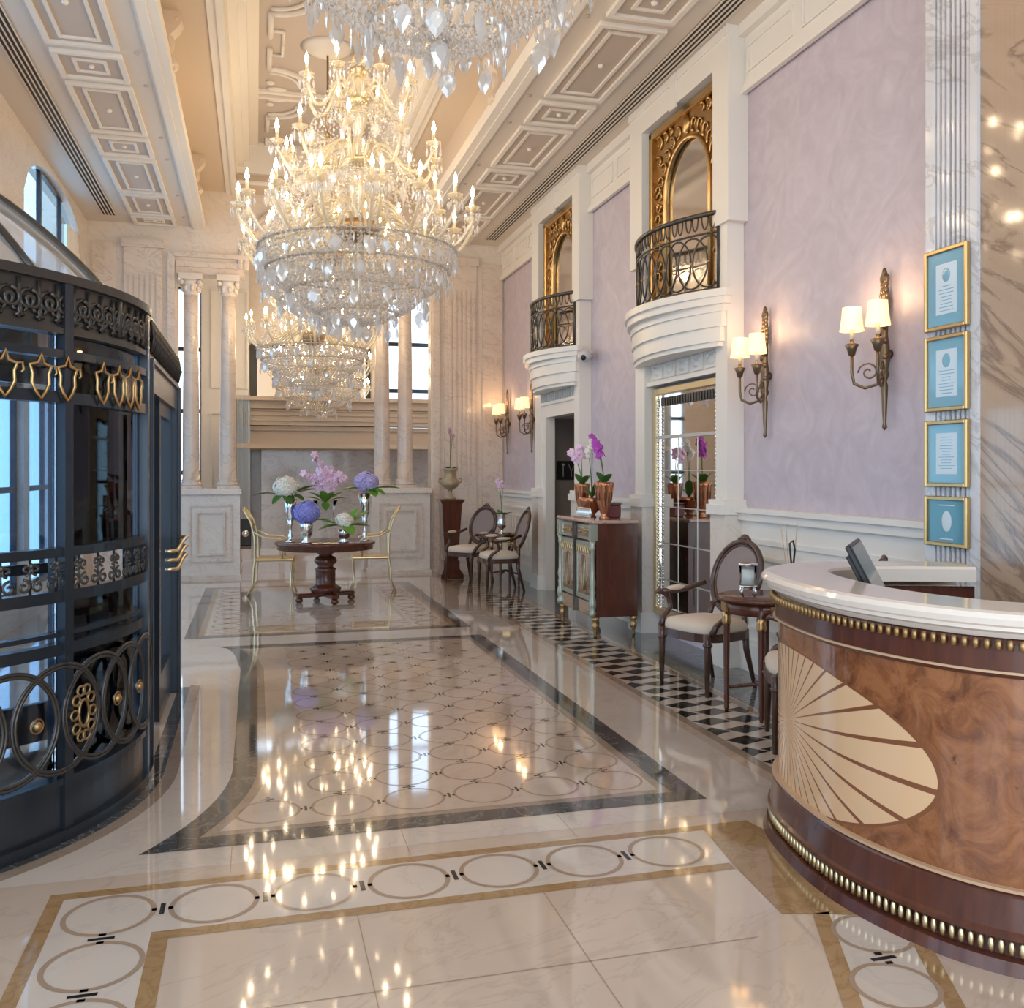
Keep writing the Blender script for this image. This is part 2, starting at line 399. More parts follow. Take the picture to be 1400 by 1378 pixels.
# ------------------------------------------------------------------ ceiling
ce=MB(); Y0,Y1=-1.5,14.95
ce.box(XL-.3,-.815,Y0,Y1,H1,H1+.1,0); ce.box(2.355,4.2,Y0,Y1,H1,H1+.1,0)
ce.box(-.915,-.815,Y0,Y1,H1+.1,5.75,1); ce.box(2.355,2.455,Y0,Y1,H1+.1,5.75,1)
ce.box(-.915,-.34,Y0,Y1,5.75,5.85,1); ce.box(1.88,2.455,Y0,Y1,5.75,5.85,1); ce.box(-.34,1.88,14.1,Y1,5.75,5.85,1)
ce.box(-.44,-.34,Y0,14.2,5.85,6.3,0); ce.box(1.88,1.98,Y0,14.2,5.85,6.3,0); ce.box(-.44,1.98,14.1,14.2,5.85,6.3,0)
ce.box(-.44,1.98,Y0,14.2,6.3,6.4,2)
struct(ce.build('ceiling',[M['ceil'],M['cove'],M['ceilp']]),'coffered cream ceiling with a deep central recess')
tr=MB()  # long mouldings
for s in (-1,1):
    def X(a,b): 
        p=(CX+s*a,CX+s*b); return min(p),max(p)
    for a,b,z0,z1,mi in ((1.585,1.665,5.16,5.2,0),(1.50,1.585,5.17,5.30,0),(1.665,1.69,5.18,5.2,0),(1.05,1.12,5.71,5.75,0),(1.12,1.2,5.73,5.75,0),(1.03,1.11,5.83,5.93,0),(.94,1.11,5.93,6.02,0),(.86,1.11,6.02,6.30,0),(.74,.86,6.26,6.3,0)):
        x0,x1=X(a,b); tr.box(x0,x1,Y0,14.1 if z1>5.76 else 14.7,z0,z1,mi)
    for k in range(4):
        x0,x1=X(.95+.035*k,.965+.035*k); tr.box(x0,x1,Y0,14.1,6.01,6.022,0)
tr.box(CX-1.12,CX+1.12,14.03,14.10,5.71,5.75,0); tr.box(CX-1.1,CX+1.1,14.0,14.1,5.85,6.3,0)
struct(tr.build('trim_1',[M['mould']]),'long cream mouldings along the ceiling recess')
# soffit panels
seq=[(4.75,6.3),(6.42,6.98),(7.10,8.63),(8.77,9.35),(9.47,10.77),(10.90,11.52),(11.64,13.0),(13.1,14.1),(14.2,14.65)]
sp_=MB()
def frame_flat(mb,x0,x1,y0,y1,w,z0,z1,mi=0):
    mb.box(x0,x1,y0,y0+w,z0,z1,mi); mb.box(x0,x1,y1-w,y1,z0,z1,mi); mb.box(x0,x0+w,y0+w,y1-w,z0,z1,mi); mb.box(x1-w,x1,y0+w,y1-w,z0,z1,mi)
for sx in (-1,1):
    xc=CX+sx*2.18
    for y0,y1 in seq:
        big=(y1-y0)>.9
        frame_flat(sp_,xc-.29,xc+.29,y0,y1,.045,H1-.035,H1,0)
        i=.125 if big else .15
        frame_flat(sp_,xc-.29+i,xc+.29-i,y0+i,y1-i,.028,H1-.025,H1,0)
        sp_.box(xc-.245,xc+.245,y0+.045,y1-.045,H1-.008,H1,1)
        sp_.lathe([(.0,-.03),(.022,-.025),(.03,0)],(xc,(y0+y1)/2,H1-.005),10,0)
        sp_.lathe([(.0,-.012),(.02,-.012),(.025,0)],(xc-sx*.42,y1+.07,H1),8,1)
struct(sp_.build('trim_2',[M['mould'],M['ceilp']]),'moulded coffers set along both ceiling soffits')
# medallion and scroll ornament in the recess, at each chandelier
orn=MB()
CH=[(4.05,.5),(7.40,0),(10.67,.5),(13.6,0)]
for y,_ in CH:
    orn.lathe([(.0,-.09),(.10,-.08),(.2,-.05),(.23,-.02),(.30,0)],(CX,y,6.3),32,0)
    for sx in(-1,1):
        for sy in (-1,1):
            for rr_,w in ((.46,.035),(.36,.022)):
                cx,cy=CX+sx*.62,y+sy*1.15
                p=[(cx-sx*rr_*math.cos(rad(a)),cy-sy*rr_*math.sin(rad(a)),6.285) for a in range(0,91,10)]
                orn.tube(p,w,6,0)
            orn.ball((CX+sx*.52,y+sy*1.3,6.29),.13,10,0,(1.0,.45,.2)); orn.ball((CX+sx*.60,y+sy*1.12,6.29),.06,8,0,(1,1,.3))
            orn.tube([(CX+sx*.62,y+sy*.15,6.285),(CX+sx*.62,y+sy*.70,6.285)],.035,6,0)
            orn.tube([(CX+sx*.48,y+sy*.0,6.285),(CX+sx*.48,y+sy*.30,6.285),(CX+sx*.60,y+sy*.30,6.285)],.022,6,0)
        orn.box(CX-.74,CX+.74,y+1.55*sx-.03,y+1.55*sx+.03,6.26,6.3,0); 
struct(orn.build('trim_3',[M['mould']]),'plaster scrollwork and medallions on the recess ceiling')
# corbel scrolls on the recess sides
for i,(y,sx) in enumerate([(5.6,-1),(9.1,-1),(13.1,-1),(5.6,1),(9.1,1),(13.1,1)]):
    b=MB(); xw=CX+sx*1.585
    prof=[(0,0),(.08,.0),(.12,.03),(.11,.08),(.07,.11),(.05,.18),(.07,.28),(.14,.36),(.17,.42),(.15,.50),(0,.50)]
    pts=[(xw-sx*a,5.25+z) for a,z in prof]
    b.prism(pts,y-.09,y+.09,0,'xz'); b.ball((xw-sx*.09,y,5.30),.055,12,0,(.9,1.7,.9)); b.ball((xw-sx*.12,y,5.68),.06,12,0,(1,1.7,.9)); b.ball((xw-sx*.06,y,5.48),.05,10,0,(.8,1.1,2))
    o=b.build('trim_%d'%(10+i),[M['cove']]); struct(o)
for sx,nm in ((-1,'narrow black slot vent in the left soffit above the window'),(1,'narrow black slot vent running along the right soffit')):
    xc=CX+sx*2.76; g=MB(); g.box(xc-.09,xc+.09,3.0 if sx>0 else 3.0,14.3,H1-.006,H1+.001,0); fo=g.build('ceiling_vent',[M['grille']]); tag(fo,nm,'vent','slot vents in the ceiling soffits')
    s2=MB()
    for k in range(5): s2.box(xc-.09+.0425*k,xc-.09+.0425*k+.012,3.0,14.3,H1-.016,H1-.006,0)
    s2.build('slat',[M['ceil']],fo)

# ------------------------------------------------------------------ right wall
T=.3
w=MB()
w.box(XR,XR+T,-1.5,4.75,0,H1,0); w.box(XR,XR+T,4.75,6.97,0,H1,0)
w.box(XR,XR+T,6.95,8.88,4.92,H1,0)
w.box(XR,XR+T,8.88,10.59,0,H1,0); w.box(XR,XR+T,10.59,12.40,2.3,H1,0); w.box(XR,XR+T,12.40,15.0,0,H1,0)
w.box(XR,XR+T,6.95,8.88,0,4.92,0)
struct(w.build('wall_right',[M['lilac']]),'tall right wall in lilac swirled stucco')
w=MB()   # cornice band and wainscot per bay
for y0,y1 in ((4.45,6.95),(8.88,10.59),(12.40,14.7)):
    w.box(XR-.03,XR,y0,y1,4.66,H1,0); w.box(XR-.07,XR-.03,y0,y1,4.64,4.70,0); w.box(XR-.05,XR-.03,y0,y1,4.70,4.73,0); w.box(XR-.09,XR-.03,y0,y1,5.10,H1,0)
    n=2 if y1-y0<2 else 3
    for k in range(n):
        a=y0+.12+(y1-y0-.12)*k/n; b=a+(y1-y0-.12)/n-.12
        for (p0,p1,q0,q1) in ((a,b,4.80,4.82),(a,b,5.0,5.02),(a,a+.02,4.8,5.02),(b-.02,b,4.8,5.02)): w.box(XR-.045,XR-.03,p0,p1,q0,q1,0)
    w.box(XR-.04,XR,y0,y1,0,1.26,0); w.box(XR-.10,XR,y0,y1,1.26,1.30,0); w.box(XR-.075,XR,y0,y1,1.20,1.26,0); w.box(XR-.055,XR-.04,y0,y1,1.02,1.06,0); w.box(XR-.07,XR-.04,y0,y1,0,.22,0); w.box(XR-.06,XR-.04,y0,y1,.22,.25,0)
    for k in range(n):
        a=y0+.12+(y1-y0-.12)*k/n; b=a+(y1-y0-.12)/n-.12
        for (p0,p1,q0,q1) in ((a,b,.34,.37),(a,b,.90,.93),(a,a+.03,.37,.9),(b-.03,b,.37,.9)): w.box(XR-.058,XR-.04,p0,p1,q0,q1,0)
struct(w.build('trim_4',[M['white']]),'white wainscot and cornice on the right wall')

def bay(y0,y1,o0,o1,idx,door):
    w=MB(); xf=3.70
    # stiles with pedestals
    for a,b in ((y0,o0),(o1,y1)):
        w.box(xf,XR+.02,a,b,1.31,H1,0); w.box(xf-.04,XR,a-.03,b+.02,0,1.24,1); w.box(xf-.07,XR,a-.05,b+.04,1.24,1.32,0); w.box(xf-.06,XR,a-.05,b+.04,0,.20,0); w.box(xf-.05,XR,a-.04,b+.03,1.32,1.36,0)
    # wider head with ears
    w.box(xf-.03,XR+.02,y0-.07,o0-.0,3.62,H1,0); w.box(xf-.03,XR+.02,o1,y1+.07,3.62,H1,0)
    w.box(xf-.03,XR+.02,o0,o1,4.92,H1,0); w.box(xf-.05,xf-.03,(o0+o1)/2-.07,(o0+o1)/2+.07,4.88,H1,0)
    w.box(xf-.045,xf-.03,y0-.07,y1+.07,5.12,H1,0)
    # reveals + between-storey block
    w.box(xf+.10,XR+.02,o0,o1,2.44 if not door else 2.30,3.08,0)
    if not door:
        w.box(xf+.06,xf+.12,o0,o1,2.46,2.66,0)
        for k in range(5):
            ya=o0+.05+(o1-o0-.08)*k/5; w.box(xf+.045,xf+.06,ya,ya+.24,2.48,2.62,0); w.ball((xf+.05,ya+.12,2.55),.07,8,0,(.3,1.2,.7)); w.ball((xf+.045,ya+.05,2.58),.03,6,0,(.5,1,1)); w.ball((xf+.045,ya+.19,2.58),.03,6,0,(.5,1,1))
        w.box(xf+.02,xf+.12,o0,o1,2.42,2.46,0)
    else:
        w.box(xf-.0,XR+.25,o0,o0+.14,0,2.36,0) if False else None
        w.box(xf+.02,XR+.0,o1-.17,o1,0,2.36,0)
        w.box(xf+.02,XR+.3,o0,o1,2.30,2.48,0); w.box(xf+.0,xf+.05,o0,o1,2.46,2.50,0)
        for k in range(14):
            ya=o0+.04+(o1-o0-.06)*k/14; w.box(xf+.08,xf+.10,ya,ya+.05,2.52,2.64,0)
    struct(w.build('trim_%d'%idx,[M['white'],M['marble_w']]),'white moulded window surround on the right wall')
bay(6.95,8.88,7.15,8.64,5,False)
bay(10.59,12.42,10.77,12.17,6,True)
def gilt_window(o0,o1,label):
    t=thing('arched_mirror',label,'mirror',(XR-.05,(o0+o1)/2,3.09),0,'gilt arched mirrors above the balconies')
    W=(o1-o0)/2; Ht=1.82
    b=MB(); 
    ra=.50*W*1.25; zc=Ht-.28-ra; arcp=[(ra*math.cos(rad(a)),zc+ra*math.sin(rad(a))) for a in range(0,181,9)]
    # spandrel: flat gilt plate around arch
    n=len(arcp); out=[(W*max(-1,min(1,1.6*math.cos(rad(a)))),Ht if 38<a<142 else min(Ht,zc+ (Ht-zc)*abs(math.sin(rad(a)))/math.sin(rad(38)))) for a in range(0,181,9)]
    for i in range(n-1):
        q=[(0,arcp[i][0],arcp[i][1]),(0,out[i][0],out[i][1]),(0,out[i+1][0],out[i+1][1]),(0,arcp[i+1][0],arcp[i+1][1])]
        b.add(q+[(.03,p[1],p[2]) for p in q],[(3,2,1,0),(4,5,6,7),(0,4,7,3)],0)
    for s in (-1,1): 
        a,c=sorted((s*ra,s*W)); b.box(0,.03,a,c,0,zc,0)
    plate=b
    f=MB(); 
    for s in(-1,1): a,c=sorted((s*W,s*(W-.07))); f.box(-.06,.03,a,c,0,Ht,0,.01); 
    f.box(-.06,.03,-W,W,Ht-.07,Ht,0,.01)
    f.tube([(-.01,ra,0)]+[(-.01,p[0],p[1]) for p in arcp]+[(-.01,-ra,0)],.022,6,0)
    f.build('gilt_frame',[M['gold']],t)
    s=MB(); rr=random.Random(3)
    def leafc(y,z,r,a0):
        p=[( -.012,y+r*(1-.85*k/14)*math.cos(a0+k*.42),z+r*(1-.85*k/14)*math.sin(a0+k*.42)) for k in range(15)]
        s.tube(p,[.013*(1-.5*k/14) for k in range(15)],5,0)
    for sg in (-1,1):
        for k in range(9): leafc(sg*(W+ra)/2*1.0,.10+k*.14,.07,(k%2)*PI)
        for k in range(7):
            a=rad(8+k*13); r_=ra+.115; leafc(sg*r_*math.cos(a),zc+r_*math.sin(a),.075,a*sg)
        for (yy,zz,r) in ((W-.16,Ht-.15,.09),(W-.3,Ht-.14,.07),(W-.14,Ht-.32,.07),(W-.42,Ht-.12,.05)): leafc(sg*yy,zz,r,1.0)
    s.ball((-.01,0,zc+ra+.13),.07,10,0,(.4,1,1.2))
    plate.merge(s,None,1); plate.build('pierced_plate',[M['goldd'],M['gold']],t)
    g=MB(); pts=[(-ra,0),(ra,0)]+[(p[0],p[1]) for p in arcp]
    g.add([(.02,a,c) for a,c in pts],[tuple(range(len(pts)))][:1],0); g.build('mirror_glass',[M['mirror2']],t)
gilt_window(7.15,8.64,'gilt arched mirror above the balcony nearest the wall sconces')
gilt_window(10.77,12.17,'gilt arched mirror above the far balcony, over the open doorway')
def balcony(y0,y1,label):
    yc=(y0+y1)/2; W=(y1-y0)/2
    t=thing('balcony',label,'balcony',(3.72,yc,2.60),0,'small bowed balconies on the right wall')
    def bow(d,w,n=20): # curve, outwards -x
        return [(-(d*(1-((2*i/n-1)**2))+.06),-w+2*w*i/n) for i in range(n+1)]
    s=MB()
    for d,w_,z0,z1,o in ((.20,W-.03,.06,.18,0),(.23,W,.18,.30,0),(.25,W+.02,.30,.36,0),(.31,W+.05,.36,.42,0),(.34,W+.07,.42,.48,0),(.17,W-.06,.02,.06,0)):
        s.prism([(0.0,-w_),(0.0,w_)]+bow(d,w_)[::-1],z0,z1,0)
    s.build('bowed_slab',[M['white']],t)
    r=MB(); Wr=W-.12; base=.48; B=lambda q,off=0: (-(.27*(1-(q/Wr)**2)+.03+off),q)
    ys=[-Wr+2*Wr*i/40 for i in range(41)]
    for z,rr_ in ((base+.66,.022),(base+.50,.010),(base+.03,.012)): r.tube([(B(q)[0],q,z) for q in ys],rr_,6,0)
    for q in (-Wr,Wr): r.tube([(B(q)[0],q,base),(B(q)[0],q,base+.66)],.014,6,0)
    r.build('handrail',[M['iron']],t)
    L=2*Wr; n=11
    for i in range(n):
        y_=-Wr+L*(i+.5)/n; a=L/n
        b=MB()
        p=[(y_+a*.95*math.sin(2*PI*k/20),base+.265+.215*math.cos(2*PI*k/20)) for k in range(20)]
        b.tube([(B(max(-Wr,min(Wr,q)))[0],max(-Wr,min(Wr,q)),z) for q,z in p],.0085,5,0,True)
        for s_ in(-1,1):
            p=[(y_+s_*(a*.42-a*.42*math.cos(k/10*PI)*.9)*.5,base+.645-.11*math.sin(k/10*PI)) for k in range(11)]
            b.tube([(B(max(-Wr,min(Wr,q)))[0],max(-Wr,min(Wr,q)),z) for q,z in p],.007,5,0)
        b.ball((B(y_)[0],y_,base+.265),.016,6,1)
        b.build('baluster',[M['iron'],M['goldd']],t)
balcony(6.97,8.86,'white bowed balcony with black iron railing, nearer of the two')
balcony(10.61,12.40,'white bowed balcony with black iron railing, farther, above the doorway')
# beaded mirror in the near bay
t=thing('wall_mirror','tall paned mirror with a beaded silver-gilt frame, behind the near armchair','mirror',(3.795,7.90,0.20),0)
b=MB(); 
for s_ in (-1,1):
    a,c=sorted((s_*.735,s_*.66)); b.box(-.02,.03,a,c,0,2.20,0,.008); a,c=sorted((s_*.66,s_*.60)); b.box(0,.03,a,c,0,2.20,1)
b.box(-.02,.03,-.66,.66,2.13,2.20,0,.008); b.box(-.02,.03,-.66,.66,0,.07,0,.008); b.build('outer_frame',[M['goldp'],M['mirror']],t)
b=MB()
for s_ in(-1,1):
    z=.1
    while z<2.1: b.ball((-.012,s_*.60,z),.016,6,0); z+=.036
for k in range(20): b.box(-.012,.0,-.54+k*.055,-.51+k*.055,2.02,2.10,1)
b.build('beading',[M['silver'],M['iron']],t)
b=MB(); b.add([(.012,-.6,.07),(.012,.6,.07),(.012,.6,2.13),(.012,-.6,2.13)],[(0,3,2,1)],0); b.build('mirror_glass',[M['mirror']],t)
b=MB()
for z in (.35,.70,1.05,1.40,1.72): b.box(-.002,.014,-.6,.6,z-.004,z+.004,0)
for y_ in (-.2,.2): b.box(.008,.014,y_-.003,y_+.003,.07,1.72,0)
b.box(-.02,.014,-.62,.62,1.705,1.735,0); b.build('glazing_bar',[mat('satin_silver',(.6,.57,.52),.45,.8)],t)

# fluted strip with framed certificates, brown marble beside it
w=MB(); xf=3.60
y0,y1=4.08,4.47
w.box(xf+.02,XR,y0,y1+.0,0,H1,0); w.box(xf,xf+.03,y0,y0+.055,0,H1,0); w.box(xf,xf+.03,y1-.075,y1,0,H1,0)
for k in range(7):
    ya=y0+.062+.037*k; w.box(xf+.004,xf+.025,ya,ya+.019,0,H1,0)
w.box(xf+.015,xf+.021,y0+.05,y1-.07,0,H1,1)
struct(w.build('trim_7',[M['marble_g'],M['marble_dk']]),'fluted white and grey marble pilaster behind the framed certificates')
w=MB(); w.box(xf+.02,XR,-1.5,y0,0,H1,0)
for k in range(30): w.box(xf+.0195,xf+.0205,y0-.08-k*.03,y0-.078-k*.03,0,H1,0)
struct(w.build('wall_near',[M['marble_brown']]),'brown veined marble wall beside the certificates')
def tealmat(name,c1,c2):
    m=mat(name,c1,.25,coat=.5); tc=nd(m,'ShaderNodeTexCoord'); s=nd(m,'ShaderNodeSeparateXYZ'); lk(m,tc.outputs['Generated'],s.inputs[0])
    return m
M['teal']=mat('teal_mount',(.20,.42,.52),.15,coat=.6); M['teal2']=mat('deep_teal_mount',(.06,.22,.27),.15,coat=.6); M['cert']=mat('certificate_paper',(.62,.72,.78),.3)
def cert(i,y0,y1,z0,z1,label,kind):
    yc,zc=(y0+y1)/2,(z0+z1)/2; t=thing('picture_frame',label,'picture frame',(3.60,yc,zc),0,'framed certificates in a column')
    W,Hh=(y1-y0)/2,(z1-z0)/2; b=MB()
    for s_ in(-1,1):
        a,c=sorted((s_*W,s_*(W-.022))); b.box(-.028,-.001,a,c,-Hh,Hh,0,.004); a,c=sorted((s_*Hh,s_*(Hh-.022))); b.box(-.028,-.001,-W+.022,W-.022,a,c,0,.004)
    b.build('frame',[M['gold']],t)
    b=MB(); b.box(-.012,-.002,-W+.022,W-.022,-Hh+.022,Hh-.022,0); mo=b.build('mount',[M['teal2'] if kind==3 else M['teal']],t)
    b=MB()
    if kind<3:
        b.box(-.014,-.012,-W*.48,W*.48,-Hh*.62,Hh*.62,0)
        rr=random.Random(i)
        if kind<2: b.ball((-.014,0,Hh*.33),.035,14,1,(.1,.9,1.1))
        for k in range(8 if kind<2 else 12):
            zz=Hh*(.05 if kind<2 else .48)-k*Hh*.085; ww=W*(.18+.2*rr.random()); b.box(-.0148,-.014,-ww,ww,zz,zz+.004,1)
    else:
        b.ball((-.012,0,0),.045,18,0,(.06,.85,1.25)); b.box(-.014,-.012,-.05,.05,-Hh*.72,-Hh*.68,0); b.box(-.014,-.012,-.06,.06,Hh*.62,Hh*.66,0)
    b.build('certificate',[M['cert'],M['teal']],t)
cert(1,4.125,4.455,2.36,2.80,'gilt framed certificate on blue mount, topmost of the column of four',0)
cert(2,4.125,4.455,1.92,2.33,'gilt framed certificate, second from the top of the column of four',1)
cert(3,4.125,4.455,1.51,1.87,'gilt framed certificate, third from the top of the column of four',2)
cert(4,4.125,4.455,1.19,1.46,'smallest dark teal framed certificate with oval seal, lowest of the column',3)

# ------------------------------------------------------------------ left wall
w=MB(); a,b_=XL-.14,XL
w.box(a,b_,-1.5,-1.2,0,H1,0); w.box(a,b_,-1.2,3.0,0,.4,0); w.box(a,b_,-1.2,3.0,4.9,H1,0); w.box(a,b_,3.0,3.75,0,H1,0)
w.box(a,b_,3.75,8.9,2.9,3.5,0); w.box(a,b_,3.75,5.2,3.5,H1,0); w.box(a,b_,5.2,8.9,5.0,H1,0); w.box(a,b_,8.9,9.2,0,H1,0); w.box(a,b_,9.2,10.9,0,.3,0); w.box(a,b_,9.2,10.9,2.5,H1,0)
w.box(a,b_,10.9,14.4,2.5,2.7,0); w.box(a,b_,10.9,11.15,.3,2.5,0); w.box(a,b_,10.9,14.4,0,.3,0); w.box(a,b_,14.4,15.0,0,H1,0)
# arched head of window 1
n=16; pts=[]
for i in range(n):
    t0,t1=i/n,(i+1)/n
    f=lambda t: (10.9+3.5*t, 4.55+.58*math.sqrt(max(0,1-(2*t-1)**2)))
    (ya,za),(yb,zb)=f(t0),f(t1)
    w.prism([(ya,za),(yb,zb),(yb,H1),(ya,H1)],a,b_,0,'yz')
struct(w.build('wall_left',[M['marble_w']]),'beige marble left wall with tall windows')
def winframe(name,y0,y1,z0,z1,nv,nh,label):
    b=MB(); x0,x1=XL-.12,XL-.07
    b.box(x0,x1,y0,y0+.07,z0,z1,0); b.box(x0,x1,y1-.07,y1,z0,z1,0); b.box(x0,x1,y0,y1,z0,z0+.07,0); b.box(x0,x1,y0,y1,z1-.07,z1,0)
    for i in range(1,nv): yy=y0+(y1-y0)*i/nv; b.box(x0,x1,yy-.03,yy+.03,z0,z1,0)
    for i in range(1,nh): zz=z0+(z1-z0)*i/nh; b.box(x0,x1,y0,y1,zz-.03,zz+.03,0)
    o=struct(b.build(name,[M['iron2']]),label)
    g=MB(); g.add([(XL-.09,y0,z0),(XL-.09,y1,z0),(XL-.09,y1,z1),(XL-.09,y0,z1)],[(0,1,2,3)],0); g.build('window_pane',[M['blueglass'] if name in ('window_1','window_7','window_8') else M['glass']],o)
winframe('window_1',10.9,14.4,2.7,5.15,3,2,'tall arched window high on the left wall')
winframe('window_added_2',5.2,8.9,3.5,5.0,3,1,'added unseen window above the revolving door, letting in blue daylight')  # added out of view so blue daylight enters above the door
winframe('window_7',9.2,10.9,.3,2.5,2,2,'low window on the left wall seen through the revolving door glass')
winframe('window_8',11.15,14.4,.3,2.5,3,2,'low window on the left wall farther along, behind the revolving door')
winframe('window_added_3',-1.2,3.0,.4,4.9,3,3,'added unseen window on the left wall near the camera, for daylight fill')  # unseen opening, added as a source of blue daylight
cu=MB(); pts=[]
for k in range(41): pts.append((XL-.06-.035*math.sin(k*1.3),13.55+.85*k/40))
cu.band(pts,[(p[0]-.01,p[1]) for p in pts],4.75,0)
vs=[(x,y,2.75) for x,y in pts]+[(x,y,4.85) for x,y in pts]; cu=MB().add(vs,[(i,i+1,42+i,41+i) for i in range(40)],0,True)
o=cu.build('curtain',[M['white']]); tag(o,'cream gathered curtain at the side of the high left window','curtain')
# outside the left wall: paving brightened and blued to bounce light onto the soffit
w=MB(); w.box(-9,XL-.36,-1.5,15,-.12,-.02,0); struct(w.build('floor_outside',[mat('blue_bounce_paving',(.42,.54,.70),.35)]),'blue paving outside the revolving door, coloured to bounce light indoors')
w=MB()
fac=mat('facade_blue_grey',(.28,.38,.48),.35);  # colour lightened and blued to reflect daylight through the entrance
for y in range(0,14,2): w.box(-7.2,-7.0,y,y+.45,0,4.6,0)
for z in (0,1.1,2.3,3.5,4.4): w.box(-7.15,-7.02,0,14,z,z+.16,0)
struct(w.build('wall_outside',[fac]),'blue-grey gridded facade across the entrance, lightened to bounce light')

# ------------------------------------------------------------------ end wall with portal
w=MB(); y0,y1=YE,YE+.25; ZT=5.78
w.box(XL,-1.12,y0,y1,0,ZT,0); w.box(2.66,XR,y0,y1,0,ZT,0)
aL,aR,zs=-.13,1.67,4.60
w.box(-1.12,aL,y0,y1,zs,ZT,0); w.box(aR,2.66,y0,y1,zs,ZT,0)
n=20
def arch(t): a=PI*(1-t); return (CX+.9*math.cos(a),zs+.95*math.sin(a))
for i in range(n):
    p,q=arch(i/n),arch((i+1)/n); w.prism([p,q,(q[0],ZT),(p[0],ZT)],y0,y1,0,'xz')
w.box(-.34,1.88,y0-.5,y1,5.78,6.3,0)
struct(w.build('wall_end',[M['marble_w']]),'end wall of veined cream marble with an arched opening')
w=MB()
for r_,d in ((1.0,.05),(.93,.08)):
    p=[(CX+r_*math.cos(PI*(1-i/n)),y0-.02,zs+(r_+.05)*math.sin(PI*(1-i/n))) for i in range(n+1)]
    w.tube(p,.055,6,0)
for x0,x1 in ((-1.14,-.17),(1.71,2.68)):
    w.box(x0,x1,y0-.05,y0+.3,4.60,4.68,0); w.box(x0-.02,x1+.02,y0-.08,y0,4.74,4.80,0); w.box(x0,x1,y0-.02,y0+.28,4.50,4.60,0)
# side strips, pilasters with fluting and marble panels
for sx in (-1,1):
    e1=CX+sx*1.92; e2=CX+sx*2.02; a,b=sorted((e1,e2)); w.box(a,b,y0-.06,y0,0,4.80,0)
    a,b=sorted((CX+sx*2.10,CX+sx*2.62)); w.box(a,b,y0-.05,y0,0,4.9,0); w.box(a-.03,b+.03,y0-.09,y0,4.84,4.96,0); w.box(a-.03,b+.03,y0-.08,y0,0,.25,0)
    for k in range(6): xx=a+.07+.075*k; w.box(xx,xx+.045,y0-.065,y0-.04,.45 if sx<0 else 1.5,4.45,0)
    a,b=sorted((CX+sx*2.72,CX+sx*3.05)); w.box(a,b,y0-.03,y0,0,4.9,0)
struct(w.build('trim_8',[M['marble_v']]),'marble mouldings and fluted pilasters of the end wall')
def pedestal(x0,x1,label):
    t=thing('marble_pedestal',label,'pedestal',((x0+x1)/2,YE+.12,0),0,'marble pedestals under the paired columns'); W=(x1-x0)/2
    b=MB(); b.box(-W+.03,W-.03,-.30,.22,.06,1.24,0); b.build('body',[M['marble_w']],t)
    b=MB(); b.box(-W,W,-.34,.24,1.24,1.29,0,.01); b.box(-W+.015,W-.015,-.32,.23,1.29,1.33,0); b.build('cap',[M['marble_w']],t)
    b=MB(); b.box(-W+.01,W-.01,-.33,.24,0,.06,0); b.build('base',[M['marble_v']],t)
    b=MB()
    for (q,d) in ((.14,.018),(.24,.03)):
        xx0,xx1,z0,z1=-W+q,W-q,.06+q+.05,1.24-q; 
        b.box(xx0,xx1,-.30-d,-.30,z0,z0+.03,0); b.box(xx0,xx1,-.30-d,-.30,z1-.03,z1,0); b.box(xx0,xx0+.03,-.30-d,-.30,z0,z1,0); b.box(xx1-.03,xx1,-.30-d,-.30,z0,z1,0)
    b.build('panel_moulding',[M['marble_v']],t)
pedestal(-1.09,-.20,'cream marble pedestal left of the round table, beside the revolving door')
pedestal(1.68,2.65,'cream marble pedestal right of the round table, beside the dark plinth')
ct=thing('marble_column','veined marble column nearest the revolving door, outer of the left pair','column',(-.93,YE+.06,1.33),0,'marble columns of the end portal')
b=MB(); prof=[(.125,.14)]+[(.122-.022*(i/8)**1.5,.14+2.72*i/8) for i in range(9)]; b.lathe(prof,n=28); b.build('shaft',[M['marble_v']],ct)
b=MB(); b.box(-.16,.16,-.16,.16,0,.04,0); b.lathe([(.155,.04),(.16,.06),(.15,.085),(.13,.10),(.14,.12),(.125,.14)],n=28); b.build('base',[M['marble_v']],ct)
b=MB(); b.lathe([(.10,2.86),(.115,2.88),(.105,2.90),(.11,2.96),(.13,3.02),(.155,3.08)],n=24); b.box(-.165,.165,-.165,.165,3.08,3.17,0)
for s1 in(-1,1):
    for s2 in(-1,1): b.ball((s1*.125,s2*.125,3.04),.038,8)
    b.ball((s1*.0,s2*.13,3.0),.03,8)
for k in range(8): a=PI*k/4+.2; b.ball((.12*math.cos(a),.12*math.sin(a),2.96),.03,6,0,(1,1,1.8))
b.build('capital',[M['marble_w']],ct)
for x,l in ((-.40,'veined marble column, inner of the left pair on the end portal'),(1.90,'veined marble column, inner of the right pair on the end portal'),(2.26,'veined marble column, outer of the right pair, beside the marble pier')):
    copy_tree(ct,(x,YE+.06,1.33),0,l)
t=None
# ------------------------------------------------------------------ room beyond
w=MB(); ZP=.34
w.box(-3,5,15.25,15.65,-.1,.17,0); w.box(-3,5,15.65,21,-.1,ZP,0); struct(w.build('floor_beyond',[M['floor_b']]),'raised marble floor and steps beyond the portal')
w=MB(); w.box(-3,5,15.0,21,5.9,6.0,0); struct(w.build('ceiling_beyond',[M['ceil']]))
w=MB(); YB=19.6
